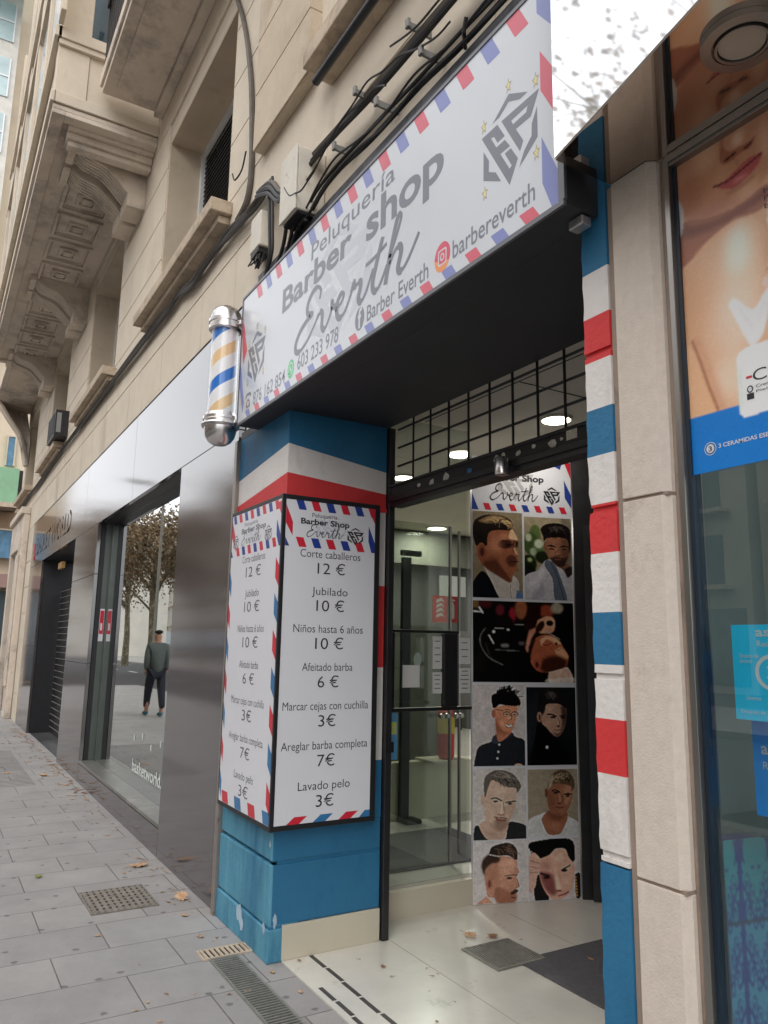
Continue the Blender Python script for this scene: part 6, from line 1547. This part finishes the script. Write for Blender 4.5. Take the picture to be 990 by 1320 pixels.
def tree(seed, x, y, h, lb):
    r = random.Random(seed); rt = root('plane_tree', lb, 'tree', (x, y, -.13), 'plane trees along the avenue')
    m = MB(); m.tube([(x,y,-.13),(x+.1,y,h*.2),(x-.05,y+.1,h*.45),(x,y,h*.7)], [.26,.2,.15,.08], 9)
    tips = []
    for k in range(16):
        z0 = h*r.uniform(.32,.68); a = r.uniform(0,6.28); L = h*r.uniform(.2,.36)
        p1 = (x+L*.5*math.cos(a), y+L*.5*math.sin(a), z0+L*.45); p2 = (x+L*math.cos(a+.3), y+L*math.sin(a+.3), z0+L*1.0)
        m.tube([(x,y,z0),p1,p2], [.07,.045,.015], 5)
        tips += [p1, p2]
        for q in range(4):
            b_ = r.uniform(0,6.28); l2 = L*.5; s0 = [p1[i]*.5+p2[i]*.5 for i in range(3)]
            e = (s0[0]+l2*math.cos(b_), s0[1]+l2*math.sin(b_), s0[2]+l2*r.uniform(.2,.9)); m.tube([s0, e], [.02,.006], 4); tips.append(e)
    m.build('trunk', BARK, rt, smooth=True)
    m = MB()
    for i in range(9000):
        t = tips[r.randrange(len(tips))]; c_ = [t[0]+r.gauss(0,.5), t[1]+r.gauss(0,.5), t[2]+r.gauss(0,.45)]
        s_ = r.uniform(.05,.11); a = Vector((r.gauss(0,1),r.gauss(0,1),r.gauss(0,1))).normalized(); b = a.orthogonal().normalized()
        cc = a.cross(b); c0 = Vector(c_)
        m.add([c0+b*s_, c0+cc*s_*.7, c0-b*s_, c0-cc*s_*.7], [(0,1,2,3)])
    m.build('crown', FOL, rt)
tree(1,-27,-9.0,8.5,'plane tree standing left of the mirrored walker in the shop window')
tree(6,-40,-6.5,9,'tall plane tree by the carriageway far down the avenue')
tree(7,-55,-8.5,10,'plane tree farthest down the avenue by the end buildings')
tree(2,-17.5,-11.5,9,'plane tree across the road opposite the dark shopfront')
tree(3,-33,-11.5,10,'second plane tree across the road further left')
tree(4,-47,-11.5,10,'third plane tree across the road, farthest left')
tree(8,-14.6,-8.8,18,'very tall plane tree across the road, mirrored in the white canopy fascia')
tree(5,-.8,-6.5,9.5,'plane tree in the road opposite the pharmacy')
m = MB()
lp = root('lamp_post', 'slim grey street lamp post on the near kerb, seen mirrored in the shop window', 'lamp post', (-24,-2.6,0))
m.tube([(-24,-2.6,0),(-24,-2.6,6.5)], [.06,.04], 8); m.build('pole', GALV, lp); m = MB(); m.box(-24.1,-23.9,-2.6,-1.8,6.4,6.5); m.build('lamp_head', GALV, lp)

# pedestrian, seen mirrored in the display window
def skinned(name, joints, edges, mt, parent, sub=2):
    me = bpy.data.meshes.new(name); off = world_loc(parent)
    me.from_pydata([tuple(Vector(j[0])-off) for j in joints], edges, [])
    o = bpy.data.objects.new(name, me); col.objects.link(o); o.parent = parent; me.materials.append(mt)
    sk = o.modifiers.new('skin', 'SKIN'); sv = me.skin_vertices[0].data
    for i, j in enumerate(joints): sv[i].radius = j[1]; sv[i].use_root = (i == 0)
    sk.use_smooth_shade = True
    sb_ = o.modifiers.new('sub', 'SUBSURF'); sb_.levels = sub; sb_.render_levels = sub
    return o
qx, qy = -16.3, -.75
pe = root('person', 'person in grey green jacket and dark trousers walking along the pavement', 'person', (qx, qy, 0))
def q_(x, y, z): return (qx+x, qy+y, z)
SKIN_ = mat('skin', C(190,140,115), .6); JK = mat('grey green jacket', C(92,100,98), .8, var=.15, vscale=5); TR = mat('dark trousers', C(34,36,48), .85); SHO = mat('teal shoes', C(50,110,125), .7)
J = [(q_(0,0,.95),(.10,.08)),(q_(0,0,1.15),(.14,.11)),(q_(.01,0,1.38),(.17,.12)),(q_(.01,0,1.50),(.055,.055)),(q_(-.01,0,1.68),(.085,.10)),
     (q_(-.02,.17,1.40),(.06,.06)),(q_(.04,.21,1.15),(.045,.045)),(q_(-.07,.19,.88),(.035,.035)),(q_(.03,-.17,1.40),(.06,.06)),(q_(.10,-.21,1.15),(.045,.045)),(q_(.05,-.19,.88),(.035,.035)),
     (q_(0,.10,.86),(.06,.06)),(q_(-.16,.10,.48),(.05,.05)),(q_(-.22,.10,.08),(.042,.042)),(q_(-.36,.10,.04),(.03,.03)),(q_(0,-.10,.86),(.06,.06)),(q_(.10,-.10,.48),(.05,.05)),(q_(.20,-.10,.10),(.042,.042)),(q_(.08,-.10,.04),(.03,.03))]
Ed = [(0,1),(1,2),(2,3),(3,4),(2,5),(5,6),(6,7),(2,8),(8,9),(9,10),(0,11),(11,12),(12,13),(13,14),(0,15),(15,16),(16,17),(17,18)]
skinned('body', J, Ed, SKIN_, pe)
jk = [(q_(0,0,.80),(.20,.17)),(q_(0,0,1.15),(.18,.15)),(q_(.01,0,1.38),(.20,.15)),(q_(.01,0,1.50),(.10,.10)),(q_(-.02,.17,1.40),(.085,.085)),(q_(.04,.21,1.15),(.07,.07)),(q_(-.06,.19,.92),(.06,.06)),(q_(.03,-.17,1.40),(.085,.085)),(q_(.10,-.21,1.15),(.07,.07)),(q_(.06,-.19,.92),(.06,.06))]
skinned('jacket', jk, [(0,1),(1,2),(2,3),(2,4),(4,5),(5,6),(2,7),(7,8),(8,9)], JK, pe)
tr = [(q_(0,0,.92),(.15,.13)),(q_(0,.10,.86),(.115,.11)),(q_(-.17,.10,.50),(.085,.085)),(q_(-.25,.10,.14),(.07,.065)),(q_(0,-.10,.86),(.115,.11)),(q_(.12,-.10,.50),(.085,.085)),(q_(.26,-.10,.16),(.07,.065))]
skinned('trousers', tr, [(0,1),(1,2),(2,3),(0,4),(4,5),(5,6)], TR, pe)
for a, b in ((-.25,.10),(.16,-.10)): skinned('shoe', [(q_(a+.06,b,.06),(.05,.055)),(q_(a-.05,b,.05),(.05,.045)),(q_(a-.15,b,.035),(.045,.03))], [(0,1),(1,2)], SHO, pe)
skinned('hair', [(q_(.03,0,1.66),(.10,.11)),(q_(.01,0,1.76),(.10,.10))], [(0,1)], mat('dark hair', (.015,.012,.01,1), .8), pe)
